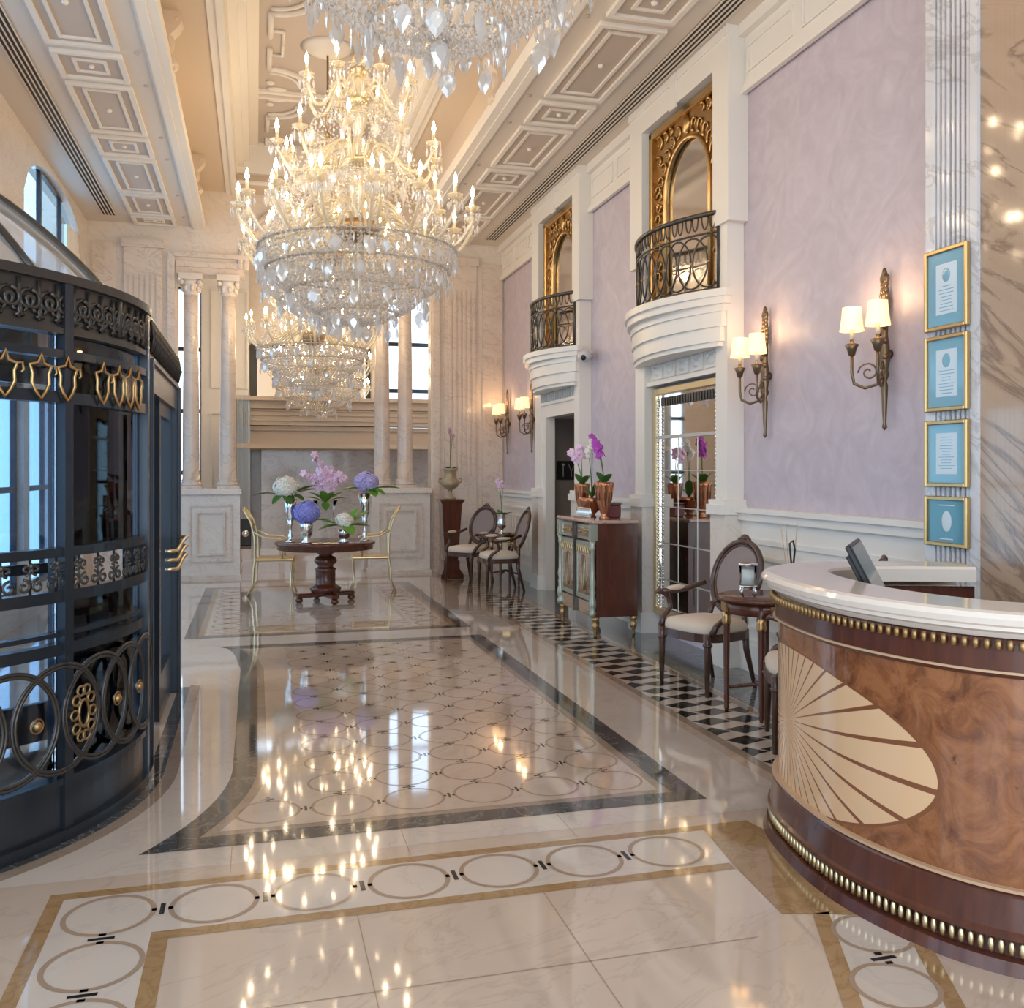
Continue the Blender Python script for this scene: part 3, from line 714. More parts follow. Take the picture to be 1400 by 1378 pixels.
# back wall with openings: left window x -1.75..-1.05, right window x 2.3..3.6, central upper opening
w.box(-3,-1.75,YB,YB+.2,0,6,0); w.box(-1.05,-.1,YB,YB+.2,0,6,0); w.box(-.1,2.25,YB,YB+.2,ZP,2.9,0); w.box(-.1,2.25,YB,YB+.2,4.1,6,0); w.box(-1.75,-1.05,YB,YB+.2,5.2,6,0)
w.box(2.25,2.45,YB,YB+.2,0,6,0); w.box(2.45,3.7,YB,YB+.2,5.2,6,0); w.box(3.7,5,YB,YB+.2,0,6,0)
w.box(-.1,2.25,YB+.9,YB+1.0,2.9,4.1,2); w.box(-.02,.0,YB-.02,YB,3,3,0)
w.box(4.6,4.8,15.0,20,0,6,0); w.box(-3,-2.8,15.0,20,0,6,0)
struct(w.build('wall_beyond',[M['marble_w'],M['curtain'],M['cove']]),'pale rear wall of the room beyond the portal')
def bwin(name,x0,x1,z0,z1,nh,label):
    b=MB(); b.box(x0,x0+.02,YB+.04,YB+.08,z0,z1,0); b.box(x1-.02,x1,YB+.04,YB+.08,z0,z1,0)
    for i in range(nh+1): zz=z0+(z1-z0)*i/nh; b.box(x0,x1,YB,YB+.08,zz-.04,zz+.04,0)
    if x1-x0>.9: b.box((x0+x1)/2-.03,(x0+x1)/2+.03,YB,YB+.08,z0,z1,0)
    o=struct(b.build(name,[M['iron2']]),label)
    g=MB(); g.add([(x0,YB+.05,z0),(x1,YB+.05,z0),(x1,YB+.05,z1),(x0,YB+.05,z1)],[(0,1,2,3)],0); g.build('window_pane',[M['glass']],o)
bwin('window_4',-1.75,-1.05,ZP,5.2,4,'narrow bright window seen left of the left columns')
bwin('window_5',2.45,3.7,ZP,5.2,5,'bright window seen between the right columns')
b=MB()
b.box(-.12,.02,YB-.06,YB,2.95,4.1,0); b.box(2.18,2.28,YB-.06,YB,2.95,4.1,0); b.box(-.1,2.25,YB-.06,YB,4.05,4.13,0); b.box(1.9,1.96,YB-.05,YB,2.95,4.1,0); b.box(.5,.54,YB-.05,YB,2.95,4.1,1)
struct(b.build('window_6',[M['blackp'],M['goldd']]),'dark framed interior opening above the far gallery')
g=MB()
g.box(-.35,3.6,17.6,18.1,2.72,2.93,0); g.box(-.45,3.6,17.5,18.1,2.86,2.93,0); g.box(-.28,3.6,17.66,18.1,2.42,2.72,0); g.box(-.1,3.6,17.8,18.1,2.08,2.36,0); g.box(-.15,3.6,17.74,18.1,2.33,2.40,0)
for z in (2.5,2.6,2.68): g.box(-.32,3.6,17.63,17.66,z,z+.02,0)
for k in range(4): g.box(-.42+.06*k,-.30+.06*k,17.55,17.9,2.80-.14*k,2.92-.14*k,0)
g.box(-.45,3.6,17.5,YB,2.0,2.08,0)
struct(g.build('trim_9',[M['cove']]),'stepped cream gallery front in the room beyond')
g=MB(); g.box(.1,3.6,18.9,19.0,ZP,2.05,0); struct(g.build('wall_alcove',[M['marble_g']]),'grey marble wall under the far gallery')
g=MB()
for k in range(10): g.box(-.46+.035*k,-.44+.035*k,17.5+.02*(k%2),17.55,ZP,2.9,0)
g.box(-.47,-.10,17.55,17.62,ZP,2.95,0); tag(g.build('curtain',[M['curtain']]),'pale blue pleated hanging at the left end of the far gallery','curtain')
g=MB(); g.box(-1.02,-.14,19.3,19.45,ZP,5.6,0)
for x in(-.85,-.45):
    for z in (.8,3.2): frame=[(x,x+.3,z,z+.03),(x,x+.3,z+1.9,z+1.93),(x,x+.03,z,z+1.93),(x+.27,x+.3,z,z+1.93)]; [g.box(p[0],p[1],19.26,19.3,p[2],p[3],0) for p in frame]
struct(g.build('trim_20',[M['white']]),'white panelled pier behind the left columns')
# dark room behind the far doorway
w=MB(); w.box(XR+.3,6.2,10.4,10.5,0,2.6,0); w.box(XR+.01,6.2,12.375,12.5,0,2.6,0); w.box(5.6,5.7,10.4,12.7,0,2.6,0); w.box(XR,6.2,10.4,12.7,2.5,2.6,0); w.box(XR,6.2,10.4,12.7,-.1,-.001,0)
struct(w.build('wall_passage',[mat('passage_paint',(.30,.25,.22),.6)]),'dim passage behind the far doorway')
t=thing('wall_picture','small black and white picture in the passage behind the doorway','picture',(4.16,12.362,1.60),0)
b=MB(); b.box(-.17,.17,-.01,.01,-.13,.13,0); b.build('frame',[M['blackp']],t)
b=MB(); b.tube([(-.08,-.014,-.09),(-.08,-.014,.05)],.014,6,0,flat=.3); b.ball((-.08,-.014,.075),.02,8,0,(1,.3,1)); b.tube([(.0,-.014,.08),(.035,-.014,-.01),(.10,-.014,.08)],.012,6,0,flat=.3); b.tube([(.035,-.014,-.01),(.04,-.014,-.09)],.012,6,0,flat=.3); b.build('print',[M['paper']],t)
t=thing('loudspeaker','small black loudspeaker on the raised floor beside the left pedestal','speaker',(-.17,16.5,ZP),0)
b=MB(); b.box(-.09,.09,-.09,.09,0,.44,0,.01); b.build('cabinet',[M['blackp']],t); b=MB(); b.lathe([(0,-.095),(.05,-.10),(.055,-.09)],(0,0,.2),16,0,True,'y'); b.build('speaker_cone',[M['silver']],t)

# ------------------------------------------------------------------ revolving door
D=thing('revolving_door','large curved revolving door of dark metal and blue glass with gilt crests','door',(DC[0]-.02,DC[1],0),0)
RD=1.5
def cyl(s,h,off=0):     # s in degrees (angle), h height
    a=rad(s); return ((RD+off)*math.cos(a),(RD+off)*math.sin(a),h)
def curved(a0,a1,z0,z1,t0,t1,n=40,mi=0,mb=None):
    mb=mb or MB(); A=[];
    for i in range(n+1):
        a=rad(a0+(a1-a0)*i/n); c,s=math.cos(a),math.sin(a)
        for r_,z in ((RD+t0,z0),(RD+t1,z0),(RD+t1,z1),(RD+t0,z1)): A.append((r_*c,r_*s,z))
    fs=[(0,1,2,3),(4*n+3,4*n+2,4*n+1,4*n)]
    for i in range(n):
        for j in range(4):
            k=(j+1)%4; fs.append((4*i+j,4*i+4+j,4*i+4+k,4*i+k))
    mb.add(A,fs,mi); return mb
A0=-118; LY=2.0; YD=0   # straight part runs local y 0..2.0 at x=RD
b=curved(A0,0,0,.24,-.06,.02); curved(A0,0,.0,.05,-.06,.05,mb=b); curved(A0,0,.24,.27,-.06,.03,mb=b); b.build('base_ring',[M['iron2']],D)
b=MB()
for z0,z1,t1 in ((.80,.85,.02),(.88,.90,.015),(1.03,1.08,.025),(1.225,1.265,.025),(1.89,1.94,.03),(2.085,2.12,.03)): curved(A0,0,z0,z1,-.03,t1,mb=b)
b.build('rail',[M['iron2']],D)
b=curved(A0,0,2.20,2.41,-.06,.01); curved(A0,0,2.41,2.45,-.06,.04,mb=b); curved(A0,0,2.19,2.215,-.06,.03,mb=b); b.build('fascia',[M['iron']],D)
b=MB()
def wrap(pts,off=.015): return [cyl(a,h,off) for a,h in pts]
def spiral(a,h,r,st,turn,dirn=1,n=16,off=.02):   # r in metres; a in degrees
    k=180/PI/RD; out=[]
    for i in range(n+1):
        f=i/n; q=st+dirn*turn*f; rr=r*(1-.82*f); out.append((a+k*rr*math.cos(q),h+rr*math.sin(q)))
    return wrap(out,off)
an=A0+4
while an<-1:
    for s_ in(-1,1):
        b.tube(spiral(an+s_*1.5,2.31,.045,PI/2 if s_>0 else PI/2,2.6*PI,s_,14),.009,5,0)
        b.tube(spiral(an+s_*.7,2.27,.03,-PI/2,2*PI,-s_,10),.008,5,0)
    b.tube(wrap([(an,2.23),(an,2.40)]),.01,5,0)
    if int((an-A0)/3.6)%4==0: b.tube(wrap([(an-1.8,2.23),(an-1.8,2.40)],.02),.016,6,0)
    an+=3.6
b.build('frieze_ornament',[M['iron']],D)
for a in (A0,-89,-61,-33,-3):
    b=MB(); hw=1.1 if a>-5 else .9
    curved(a-hw,a+hw,.0,2.41,-.06,.035,4,mb=b); b.build('mullion',[M['iron2']],D)
segs=[(A0+1,-90),(-88,-62),(-60,-34),(-32,-4.5)]
for a0,a1 in segs:
    b=MB()
    curved(a0,a1,1.265,1.89,-.015,-.008,14,mb=b); curved(a0,a1,2.12,2.19,-.015,-.008,14,mb=b); curved(a0,a1,.27,1.03,-.015,-.008,14,mb=b); curved(a0,a1,1.94,2.085,-.015,-.008,14,mb=b)
    b.build('glass_panel',[M['doorglass']],D)
for a in (-73,-67,-51,-45,-39,-33.8,-25.3,-20.4,-16.2,-12.2):   # gilt crests
    b=MB(); k=180/PI/RD; w_=.052; h0=1.915
    half=[(0,.175),(.25,.135),(1,.125),(.72,.09),(.78,.05),(.45,.015),(0,-.015)]
    pts=[(a+k*w_*x,h0+z) for x,z in half]+[(a-k*w_*x,h0+z) for x,z in half[-2:0:-1]]
    b.tube(wrap(pts,.045),.0075,5,0,True)
    b.tube(wrap([(a+k*w_*1.0*s,h0+z) for s,z in ((1,.125),(1.5,.13),(1.6,.10),(1.4,.09))],.04),.005,4,0); b.build('gilt_crest',[M['gold']],D)
b=MB(); an=A0+3   # middle scroll band 1.08..1.225
while an<-2:
    for s_ in(-1,1):
        b.tube(spiral(an+s_*1.25,1.115,.032,PI*(.5),2.4*PI,s_,12),.0065,5,0); b.tube(spiral(an+s_*.9,1.185,.024,-PI/2,2.2*PI,-s_,12),.006,5,0)
    b.tube(wrap([(an,1.08),(an,1.225)]),.006,5,0); b.ball(cyl(an,1.2,.02),.014,6)
    an+=5.0
b.build('scroll_band',[M['iron']],D)
k=180/PI/RD
for i in range(12):
    a=-9.4*(i+1)+3.0
    if a<A0+9: break
    b=MB()
    for rr in (.235,.221): b.tube(wrap([(a+k*rr*math.cos(2*PI*j/36),.53+rr*math.sin(2*PI*j/36)) for j in range(36)],.03),.0085,5,0,True)
    b.build('iron_ring',[M['iron']],D)
    if i%3==0: pass
b=MB()
for a in (-30.4,-58.5):
    for j in range(10):
        q=2*PI*j/10; b.tube(wrap([(a+k*(.055*math.cos(q)+.022*math.cos(t)),.53+.105*math.sin(q)+.022*math.sin(t)) for t in [2*PI*u/8 for u in range(8)]],.05),.006,4,0,True)
    b.tube(wrap([(a+k*.03*math.cos(2*PI*u/16),.53+.06*math.sin(2*PI*u/16)) for u in range(16)],.05),.007,4,0,True)
for a in (-11.1,-20.5,-39.5,-48.7): b.ball(cyl(a,.53,.04),.022,8,0); b.tube(wrap([(a+k*.03*math.cos(2*PI*u/12),.53+.03*math.sin(2*PI*u/12)) for u in range(12)],.04),.004,4,0,True)
b.build('gilt_rosette',[M['goldd']],D)
# glazed dome
b=MB()
def dome(a,t): r_=RD*.94*(1-t); return (r_*math.cos(rad(a)),r_*math.sin(rad(a)),2.44+.80*(1-(1-t)**2.0))
for a in range(-110,91,25): b.tube([dome(a,t/14) for t in range(15)],.022,6,0)
b.tube([dome(a,.5) for a in range(-118,120,6)],.012,5,0); b.build('dome_rib',[M['iron']],D)
b=MB(); vs=[];fs=[];na,nt=48,10
for t_ in range(nt+1):
    for i in range(na): vs.append(dome(360*i/na,t_/nt*.985))
for t_ in range(nt):
    for i in range(na): j=(i+1)%na; fs.append((t_*na+i,t_*na+j,t_*na+na+j,t_*na+na+i))
b.add(vs,fs,0,True); b.build('dome_glass',[mixmat('dome_glass',.25,(.9,.92,.94),(.9,.92,.95),.05,.3,(.8,.8,.8))],D)
# straight doorway part
b=MB(); b.box(RD-.06,RD+.02,0,LY,2.20,2.39,0); b.box(RD-.06,RD+.03,-.02,LY+.0,2.39,2.42,0); b.box(RD-.06,RD+.03,0,LY,2.19,2.215,0)
y_=.06
while y_<LY-.05:
    b.tube([(RD+.03,y_,2.23),(RD+.045,y_,2.31),(RD+.03,y_,2.40)],.010,5,0); b.ball((RD+.035,y_+.045,2.31),.022,6); b.tube([(RD+.03,y_+.02,2.25),(RD+.04,y_+.05,2.37),(RD+.03,y_+.08,2.25)],.006,4,0); y_+=.09
b.build('lintel_frieze',[M['iron']],D)
b=MB(); b.box(RD-.05,RD+.012,.12,LY-.1,2.04,2.19,0); b.build('lintel_plate',[mat('brushed_bronze',(.30,.24,.18),.25,.9)],D)
for yy,w_ in ((.02,.12),(LY-.12,.16)):
    b=MB(); b.box(RD-.08,RD+.03,yy,yy+w_,0,2.20,0,.01); b.box(RD+.03,RD+.042,yy+.04,yy+w_-.04,0,2.2,0); b.build('jamb_post',[M['iron2']],D)
for n_,(y0_,y1_,xo) in enumerate(((.16,.95,-.10),(1.0,1.86,-.04))):
    b=MB(); xx=RD+xo
    b.box(xx-.025,xx+.025,y0_,y0_+.09,.02,2.04,0); b.box(xx-.025,xx+.025,y1_-.09,y1_,.02,2.04,0); b.box(xx-.025,xx+.025,y0_,y1_,.02,.30,0); b.box(xx-.025,xx+.025,y0_,y1_,1.95,2.04,0)
    lf=b.build('door_leaf',[M['iron2']],D)
    g=MB(); g.box(xx-.004,xx+.004,y0_+.09,y1_-.09,.30,1.95,0); g.build('leaf_glass',[M['doorglass']],lf)
b=MB()
for z in (.98,1.04,1.10): b.tube([(RD+.0,1.25,z-.03),(RD+.07,1.30,z-.03),(RD+.07,1.75,z+.0),(RD+.09,1.86,z+.02),(RD+.02,1.90,z+.02)],.013,8,0)
b.build('push_handle',[M['goldp']],D)
# inner wings
for a in (40,160,280):
    b=MB(); c,s=math.cos(rad(a)),math.sin(rad(a)); 
    b.box(.03,.09,-.02,.02,.03,2.2,0); b.box(1.24,1.32,-.02,.02,.03,2.2,0); b.box(.03,1.32,-.02,.02,2.1,2.2,0); b.box(.03,1.32,-.02,.02,.03,.25,0); b.box(.03,1.32,-.02,.02,1.0,1.06,0)
    wg=b.build('door_wing',[M['iron2']],D,rot=(0,0,rad(a)))
    g=MB(); g.box(.09,1.24,-.004,.004,.25,2.1,0); g.build('wing_glass',[M['doorglass']],wg)
b=MB(); b.lathe([(.03,0),(.03,2.2)],n=12); b.build('pivot_post',[M['iron2']],D)
b=MB(); b.lathe([(1.44,2.20),(1.44,2.24),(0.001,2.24)],n=40); b.build('canopy_disc',[M['iron']],D)

# ------------------------------------------------------------------ reception desk
def catmull(P,n=8):
    out=[]
    for i in range(len(P)-1):
        p0=P[max(i-1,0)];p1=P[i];p2=P[i+1];p3=P[min(i+2,len(P)-1)]
        for k in range(n):
            t=k/n; out.append(tuple(.5*((2*p1[j])+(-p0[j]+p2[j])*t+(2*p0[j]-5*p1[j]+4*p2[j]-p3[j])*t*t+(-p0[j]+3*p1[j]-3*p2[j]+p3[j])*t**3) for j in (0,1)))
    out.append(P[-1]); return out
CO=catmull([(3.34,3.95),(2.98,4.08),(2.64,4.12),(2.37,4.02),(2.175,3.77),(2.08,3.40),(2.06,3.05),(2.14,2.71),(2.29,2.46),(2.56,2.26),(2.95,2.14),(3.45,2.10)],8)
def offs(P,d):
    out=[]
    for i,p in enumerate(P):
        a=Vector(P[max(i-1,0)]);b=Vector(P[min(i+1,len(P)-1)]); t=(b-a).normalized(); n=Vector((-t.y,t.x)); q=Vector(p)+n*d; out.append((q.x,q.y))
    return out
def offx(d): return offs(CO,d)
# positive d must be inward; check
ctr=Vector((2.9,3.1)); 
if (Vector(offx(.1)[40])-ctr).length>(Vector(CO[40])-ctr).length:
    _o=offs; offx=lambda d:_o(CO,-d)
def wallstrip(prof,mb,mi=0,sm=True,mis=None):  # prof: list of (inset,z)
    L=[offx(d) for d,z in prof]; n=len(CO)
    for a in range(len(prof)-1):
        vs=[(x,y,prof[a][1]) for x,y in L[a]]+[(x,y,prof[a+1][1]) for x,y in L[a+1]]
        mb.add(vs,[(i,n+i,n+i+1,i+1) for i in range(n-1)],mi,sm)
    return mb
HT=1.15
K=thing('reception_desk','curved burl wood reception desk with white marble top and fan inlay','reception desk',(0,0,0),0)
b=MB(); wallstrip([(.30,HT-.07),(.30,HT-.012),(.29,HT),(.035,HT),(.012,HT-.006),(0,HT-.022),(.006,HT-.042),(.022,HT-.05),(.022,HT-.062),(.045,HT-.072),(.06,HT-.09),(.30,HT-.09)],b)
o=b.build('marble_top',[mat('desk_marble',(.80,.70,.61),.12,coat=.3)],K)
# body
b=MB(); pr=[(.075,.10),(.075,1.04)]; P=offx(.075); n=len(P)
wallstrip(pr,b,0); ob=b.build('curved_front',[M['burl']],K)
me=ob.data; uvl=me.uv_layers.new(name='UVMap'); arcs=[0]
for i in range(1,n): arcs.append(arcs[-1]+(Vector(P[i])-Vector(P[i-1])).length)
for poly in me.polygons:
    for li in poly.loop_indices:
        vi=me.loops[li].vertex_index; uvl.data[li].uv=(arcs[vi%n],me.vertices[vi].co.z)
# fan hub: arc position closest to (2.30,3.74)
hub=min(range(n),key=lambda i:(Vector(P[i])-Vector((2.15,3.60))).length); FANU.outputs[0].default_value=arcs[hub]
b=MB()
wallstrip([(.07,.93),(.06,.945),(.06,1.04),(.07,1.06)],b,0); wallstrip([(.07,.25),(.055,.23),(.04,.13),(.03,.12)],b,0); wallstrip([(.03,.12),(.03,.105),(.055,.10),(.055,.045)],b,0); wallstrip([(.055,.045),(.025,.04),(.01,0)],b,0)
wallstrip([(.28,1.06),(.28,0)],b,0)
b.build('wooden_band',[M['mahog']],K)
b=MB(); wallstrip([(.073,.945),(.053,.945),(.053,.953),(.073,.953)],b,0); wallstrip([(.075,.248),(.050,.248),(.050,.258),(.075,.258)],b,0); b.build('light_stringing',[mat('light_inlay',(.55,.36,.22),.3)],K)
b=MB()   # gilt bead row under the top, and at the base
def along(P,step):
    out=[];acc=0
    for i in range(1,len(P)):
        a,c=Vector(P[i-1]),Vector(P[i]); L=(c-a).length
        while acc<L: q=a+(c-a)*(acc/L); out.append((q.x,q.y,math.atan2((c-a).y,(c-a).x))); acc+=step
        acc-=L
    return out
for x,y,a in along(offx(.05),.034): b.lathe([(0,0),(.010,.004),(.012,.02),(.009,.034),(0,.036)],(x,y,1.02),6,0)
o1_=b; 
b.build('gilt_dentil',[M['goldd']],K)['kind']='stuff'
b=MB()
for x,y,a in along(offx(.042),.03): b.lathe([(0,0),(.009,.006),(.011,.025),(.008,.045),(0,.05)],(x,y,.05),6,0)
b.build('gilt_beading',[M['goldp']],K)['kind']='stuff'
b=MB(); P2=offx(.30); b.add([(x,y,.74) for x,y in P2]+[(3.3,3.1,.74)],[tuple(range(len(P2)))+ (len(P2),)],0); b.add([(x,y,.70) for x,y in P2]+[(3.3,3.1,.70)],[tuple(range(len(P2)))[::-1]+ (len(P2),)][:1],0); b.build('inner_worktop',[M['dwood']],K)
t=thing('computer_monitor','slim black computer monitor tilted behind the marble counter','monitor',(2.56,3.53,.745),rad(50))
b=MB(); b.box(-.10,.10,-.07,.07,0,.012,0,.004); b.tube([(0,.02,.01),(0,.03,.25)],.018,8,0); b.build('stand',[M['blackp']],t)
b=MB(); b.box(-.23,.23,-.012,.012,-.16,.16,0,.006); b.box(-.20,.20,.012,.03,-.12,.12,0,.004); sc1=b.build('screen',[M['blackp']],t,(0,0,.40),(rad(-27),0,0))
b=MB(); b.box(-.215,.215,-.0145,-.0122,-.145,.145,0); b.build('display',[mat('dim_display',(.10,.13,.15),.15)],sc1)
for i,(x,y,s,l) in enumerate(((2.75,3.28,.055,'small cream box on the worktop behind the monitor'),(2.98,3.30,.08,'low cream box on the worktop, right of the monitor'))):
    b=MB(); b.box(-s,s,-s*.6,s*.6,0,.31 if i==0 else .27,0,.004); o=b.build('paper_box',[M['paper']],None,(x,y,.741),(0,0,.4+i)); tag(o,l,'box')
b=MB(); b.box(-.15,.15,-.1,.1,0,.25,0,.006); tag(b.build('printer',[M['blackp']],None,(2.98,3.05,.741),(0,0,.2)),'low black printer on the worktop inside the desk','printer')

# ------------------------------------------------------------------ armchair
def make_chair(label,loc,rz):
    t=thing('armchair',label,'chair',loc,rz,None)
    b=MB(); n=20; w_=.27;d=.25
    def oval(s,z): return [(s*w_*math.copysign(abs(math.cos(2*PI*i/n))**.6,math.cos(2*PI*i/n)),s*d*math.copysign(abs(math.sin(2*PI*i/n))**.6,math.sin(2*PI*i/n)),z) for i in range(n)]
    L=[oval(.98,.43),oval(1.0,.45),oval(1.0,.475),oval(.93,.505),oval(.6,.525),oval(.2,.53)]; vs=[p for l in L for p in l]; fs=[(k*n+i,k*n+(i+1)%n,k*n+n+(i+1)%n,k*n+n+i) for k in range(5) for i in range(n)]+[tuple(range(5*n,6*n)),tuple(range(n-1,-1,-1))]
    b.add(vs,fs,0,True); b.build('seat',[M['cream']],t)
    b=MB(); pts=[(1.03*x,1.03*y) for x,y,_ in oval(1,0)]; b.prism(pts,.38,.44,0); b.build('seat_frame',[M['dwood']],t)
    for sx in(-1,1):
        b=MB(); b.tube([(sx*.235,-.215,.44),(sx*.235,-.215,.36),(sx*.235,-.22,0)],[.03,.028,.015],8,0); b.lathe([(.032,.355),(.036,.365),(.032,.375)],(sx*.235,-.215,0),10); b.build('leg',[M['dwood']],t)
        b=MB(); b.tube([(sx*.20,.20,.44),(sx*.20,.21,.30),(sx*.215,.29,0)],[.028,.025,.015],8,0); b.build('leg',[M['dwood']],t)
        b=MB(); b.tube([(sx*.26,-.20,.44),(sx*.275,-.17,.50),(sx*.29,-.08,.56),(sx*.30,-.09,.64),(sx*.30,-.14,.68),(sx*.30,-.19,.695),(sx*.30,-.22,.685)],[.024,.022,.02,.02,.022,.022,.012],8,0)
        b.tube([(sx*.30,-.16,.69),(sx*.30,0,.685),(sx*.285,.12,.70),(sx*.24,.235,.74)],[.022,.02,.02,.02],8,0); am=b.build('armrest',[M['dwood']],t)
        b=MB(); b.ball((sx*.297,-.02,.708),.1,12,0,(.26,1.0,.22)); b.build('arm_pad',[M['cream']],am)
    b=MB(); B=lambda a,rx,rz_: (rx*math.cos(a),.235+.16*((.80+rz_*math.sin(a)-.53)/.5),.80+rz_*math.sin(a))
    b.tube([B(2*PI*i/32,.235,.26) for i in range(32)],.022,8,0,True); b.tube([B(2*PI*i/32,.205,.23) for i in range(32)],.010,6,0,True)
    b.ball(B(PI/2,0,.285),.03,8,0,(1.6,.7,1)); 
    for s in(-1,1): b.tube([(s*.19,.205,.44),(s*.155,.235,.60)],.022,8,0); b.ball(B(PI/2+s*.2,.235,.275),.02,6)
    bk=b.build('backrest',[M['dwood']],t)
    b=MB(); vs=[B(2*PI*i/32,.22,.245) for i in range(32)]; b.add(vs,[tuple(range(32))],0); b.add([(x,y+.012,z) for x,y,z in vs],[tuple(range(31,-1,-1))],0); b.build('cane_panel',[M['cane']],bk)
    return t
G='dark wood oval-back armchairs'
c1=make_chair('dark armchair with oval cane back and cream seat, in front of the tall paned mirror',(3.20,6.34,0),rad(-76))
def chair_rot(dx,dy): return math.atan2(dx,-dy)   # facing dir of local -y
c1.rotation_euler.z=chair_rot(-.95,-.31)
c1['group']=G
copy_tree(c1,(3.12,4.86,0),chair_rot(-.9,.42),'dark armchair mostly hidden behind the left edge of the reception desk')
copy_tree(c1,(3.13,12.2,0),chair_rot(-1,.0),'dark armchair seen from its side, nearer the camera beside the small silver vase')
copy_tree(c1,(2.95,13.25,0),chair_rot(-.80,-.6),'dark armchair farthest from the camera, beside the tall mahogany plinth')
def side_table(loc,label,h,r_):
    t=thing('side_table',label,'table',loc,0,'round side tables between the armchairs')
    b=MB(); b.lathe([(r_-.02,h-.03),(r_,h-.025),(r_,h-.008),(r_-.01,h),(0,h)],n=36); b.build('tabletop',[M['mahog']],t)
    b=MB(); b.lathe([(r_-.04,h-.11),(r_-.035,h-.03)],n=36); ap=b.build('apron',[M['mahog']],t)
    b=MB()
    for k in range(4):
        a=PI/4+PI/2*k; x,y=(r_-.035)*math.cos(a+.6),(r_-.035)*math.sin(a+.6); q=MB().box(-.006,.006,-.05,.05,h-.10,h-.04,0); b.merge(q,Matrix.Translation((x,y,0))@Matrix.Rotation(a+.6,4,'Z'))
    b.build('gilt_mount',[M['gold']],ap)
    for k in range(4):
        a=PI/4+PI/2*k+.2; x,y=(r_-.06)*math.cos(a),(r_-.06)*math.sin(a); b=MB()
        b.lathe([(.010,0),(.018,.03),(.014,.05),(.018,.08),(.016,.12),(.024,h-.16),(.028,h-.13),(.026,h-.03)],(x,y,0),10); lg=b.build('leg',[M['mahog']],t)
        b=MB(); b.lathe([(.026,h-.20),(.031,h-.18),(.028,h-.15),(.031,h-.12)],(x,y,0),10); b.build('gilt_collar',[M['gold']],lg)
    b=MB(); 
    for k in range(2):
        a=PI/4+PI/2*k+.2; x,y=(r_-.07)*math.cos(a),(r_-.07)*math.sin(a); b.tube([(x,y,.16),(0,0,.20),(-x,-y,.16)],.012,6,0)
    b.lathe([(.06,.19),(.06,.21),(0,.22)],n=16); b.build('stretcher',[M['mahog']],t)
    return t
side_table((3.22,5.55,0),'small round mahogany side table with gilt mounts behind the reception desk',.78,.30)
side_table((3.36,12.75,0),'small round side table between the two far armchairs',.72,.26)
t=thing('candle_holder','silver and glass candle holder on the near side table','candle holder',(3.11,5.56,.78),0)
b=MB()
for k in range(4): a=PI/2*k+.4; b.tube([(.05*math.cos(a),.05*math.sin(a),0),(.065*math.cos(a),.065*math.sin(a),.03),(.05*math.cos(a),.05*math.sin(a),.06)],.007,6,0)
b.lathe([(.05,.055),(.06,.065),(.02,.07)],n=16); b.build('stand',[M['silver']],t)
b=MB(); b.lathe([(.05,.07),(.055,.075),(.057,.20),(.052,.20),(.05,.08)],n=20); b.build('glass_cup',[M['vaseglass']],t)
b=MB(); b.lathe([(.047,.075),(.047,.17),(0,.175)],n=16); b.build('candle',[M['petw']],t)
b=MB(); b.lathe([(.055,.195),(.062,.20),(.062,.212),(.055,.212)],n=20); b.build('rim',[M['silver']],t)
t=thing('reed_diffuser','slim reed diffuser with wooden sticks on the near side table, beside the candle holder','diffuser',(3.385,5.50,.78),0)
b=MB(); b.lathe([(.035,0),(.04,.01),(.04,.12),(.018,.15),(.018,.18)],n=16); b.build('bottle',[M['silver']],t)
b=MB()
for x,y in ((-.06,.02),(-.045,-.02),(.055,.0),(.065,.02)): b.tube([(x*.1,y*.2,.05),(x,y,.47)],.003,4,0)
b.build('reed',[mat('reed_wood',(.6,.42,.28),.6)],t)
b=MB(); b.tube([(.02,0,.18),(.035,0,.30),(.02,0,.36),(-.005,0,.34),(.0,0,.28),(.01,0,.19)],.007,6,0); b.build('ribbon',[M['blackp']],t)

# ------------------------------------------------------------------ flowers
def petalflower(mb,c,s,up,mi,rr,n=5):
    upv=Vector(up).normalized(); a=upv.orthogonal().normalized(); b=upv.cross(a); off=rr.random()*6
    for k in range(n):
        q=off+2*PI*k/n; d=a*math.cos(q)+b*math.sin(q); e_=a*math.cos(q+PI/2)+b*math.sin(q+PI/2); C=Vector(c)
        vs=[C,C+d*s*.5+e_*s*.38+upv*s*.1,C+d*s+upv*s*.05,C+d*s*.5-e_*s*.38+upv*s*.1,C+d*s*.55+upv*s*.22]
        mb.add(vs,[(0,1,4),(1,2,4),(2,3,4),(3,0,4)],mi)
def leafm(mb,base,tip,w_,mi=0,curl=.1):
    B0,T0=Vector(base),Vector(tip); d=T0-B0; s=d.cross(Vector((0,0,1))); 
    if s.length<1e-4: s=Vector((1,0,0))
    s.normalize(); vs=[];n=8
    for i in range(n+1):
        f=i/n; c=B0+d*f+Vector((0,0,curl*math.sin(PI*f)*d.length)); ww=w_*math.sin(PI*min(1,f*.92+.06))**.8; vs+=[c-s*ww,c-Vector((0,0,ww*.35)),c+s*ww]
    fs=[]
    for i in range(n): fs+=[(3*i,3*i+1,3*i+4,3*i+3),(3*i+1,3*i+2,3*i+5,3*i+4)]
    mb.add(vs,fs,mi,True)
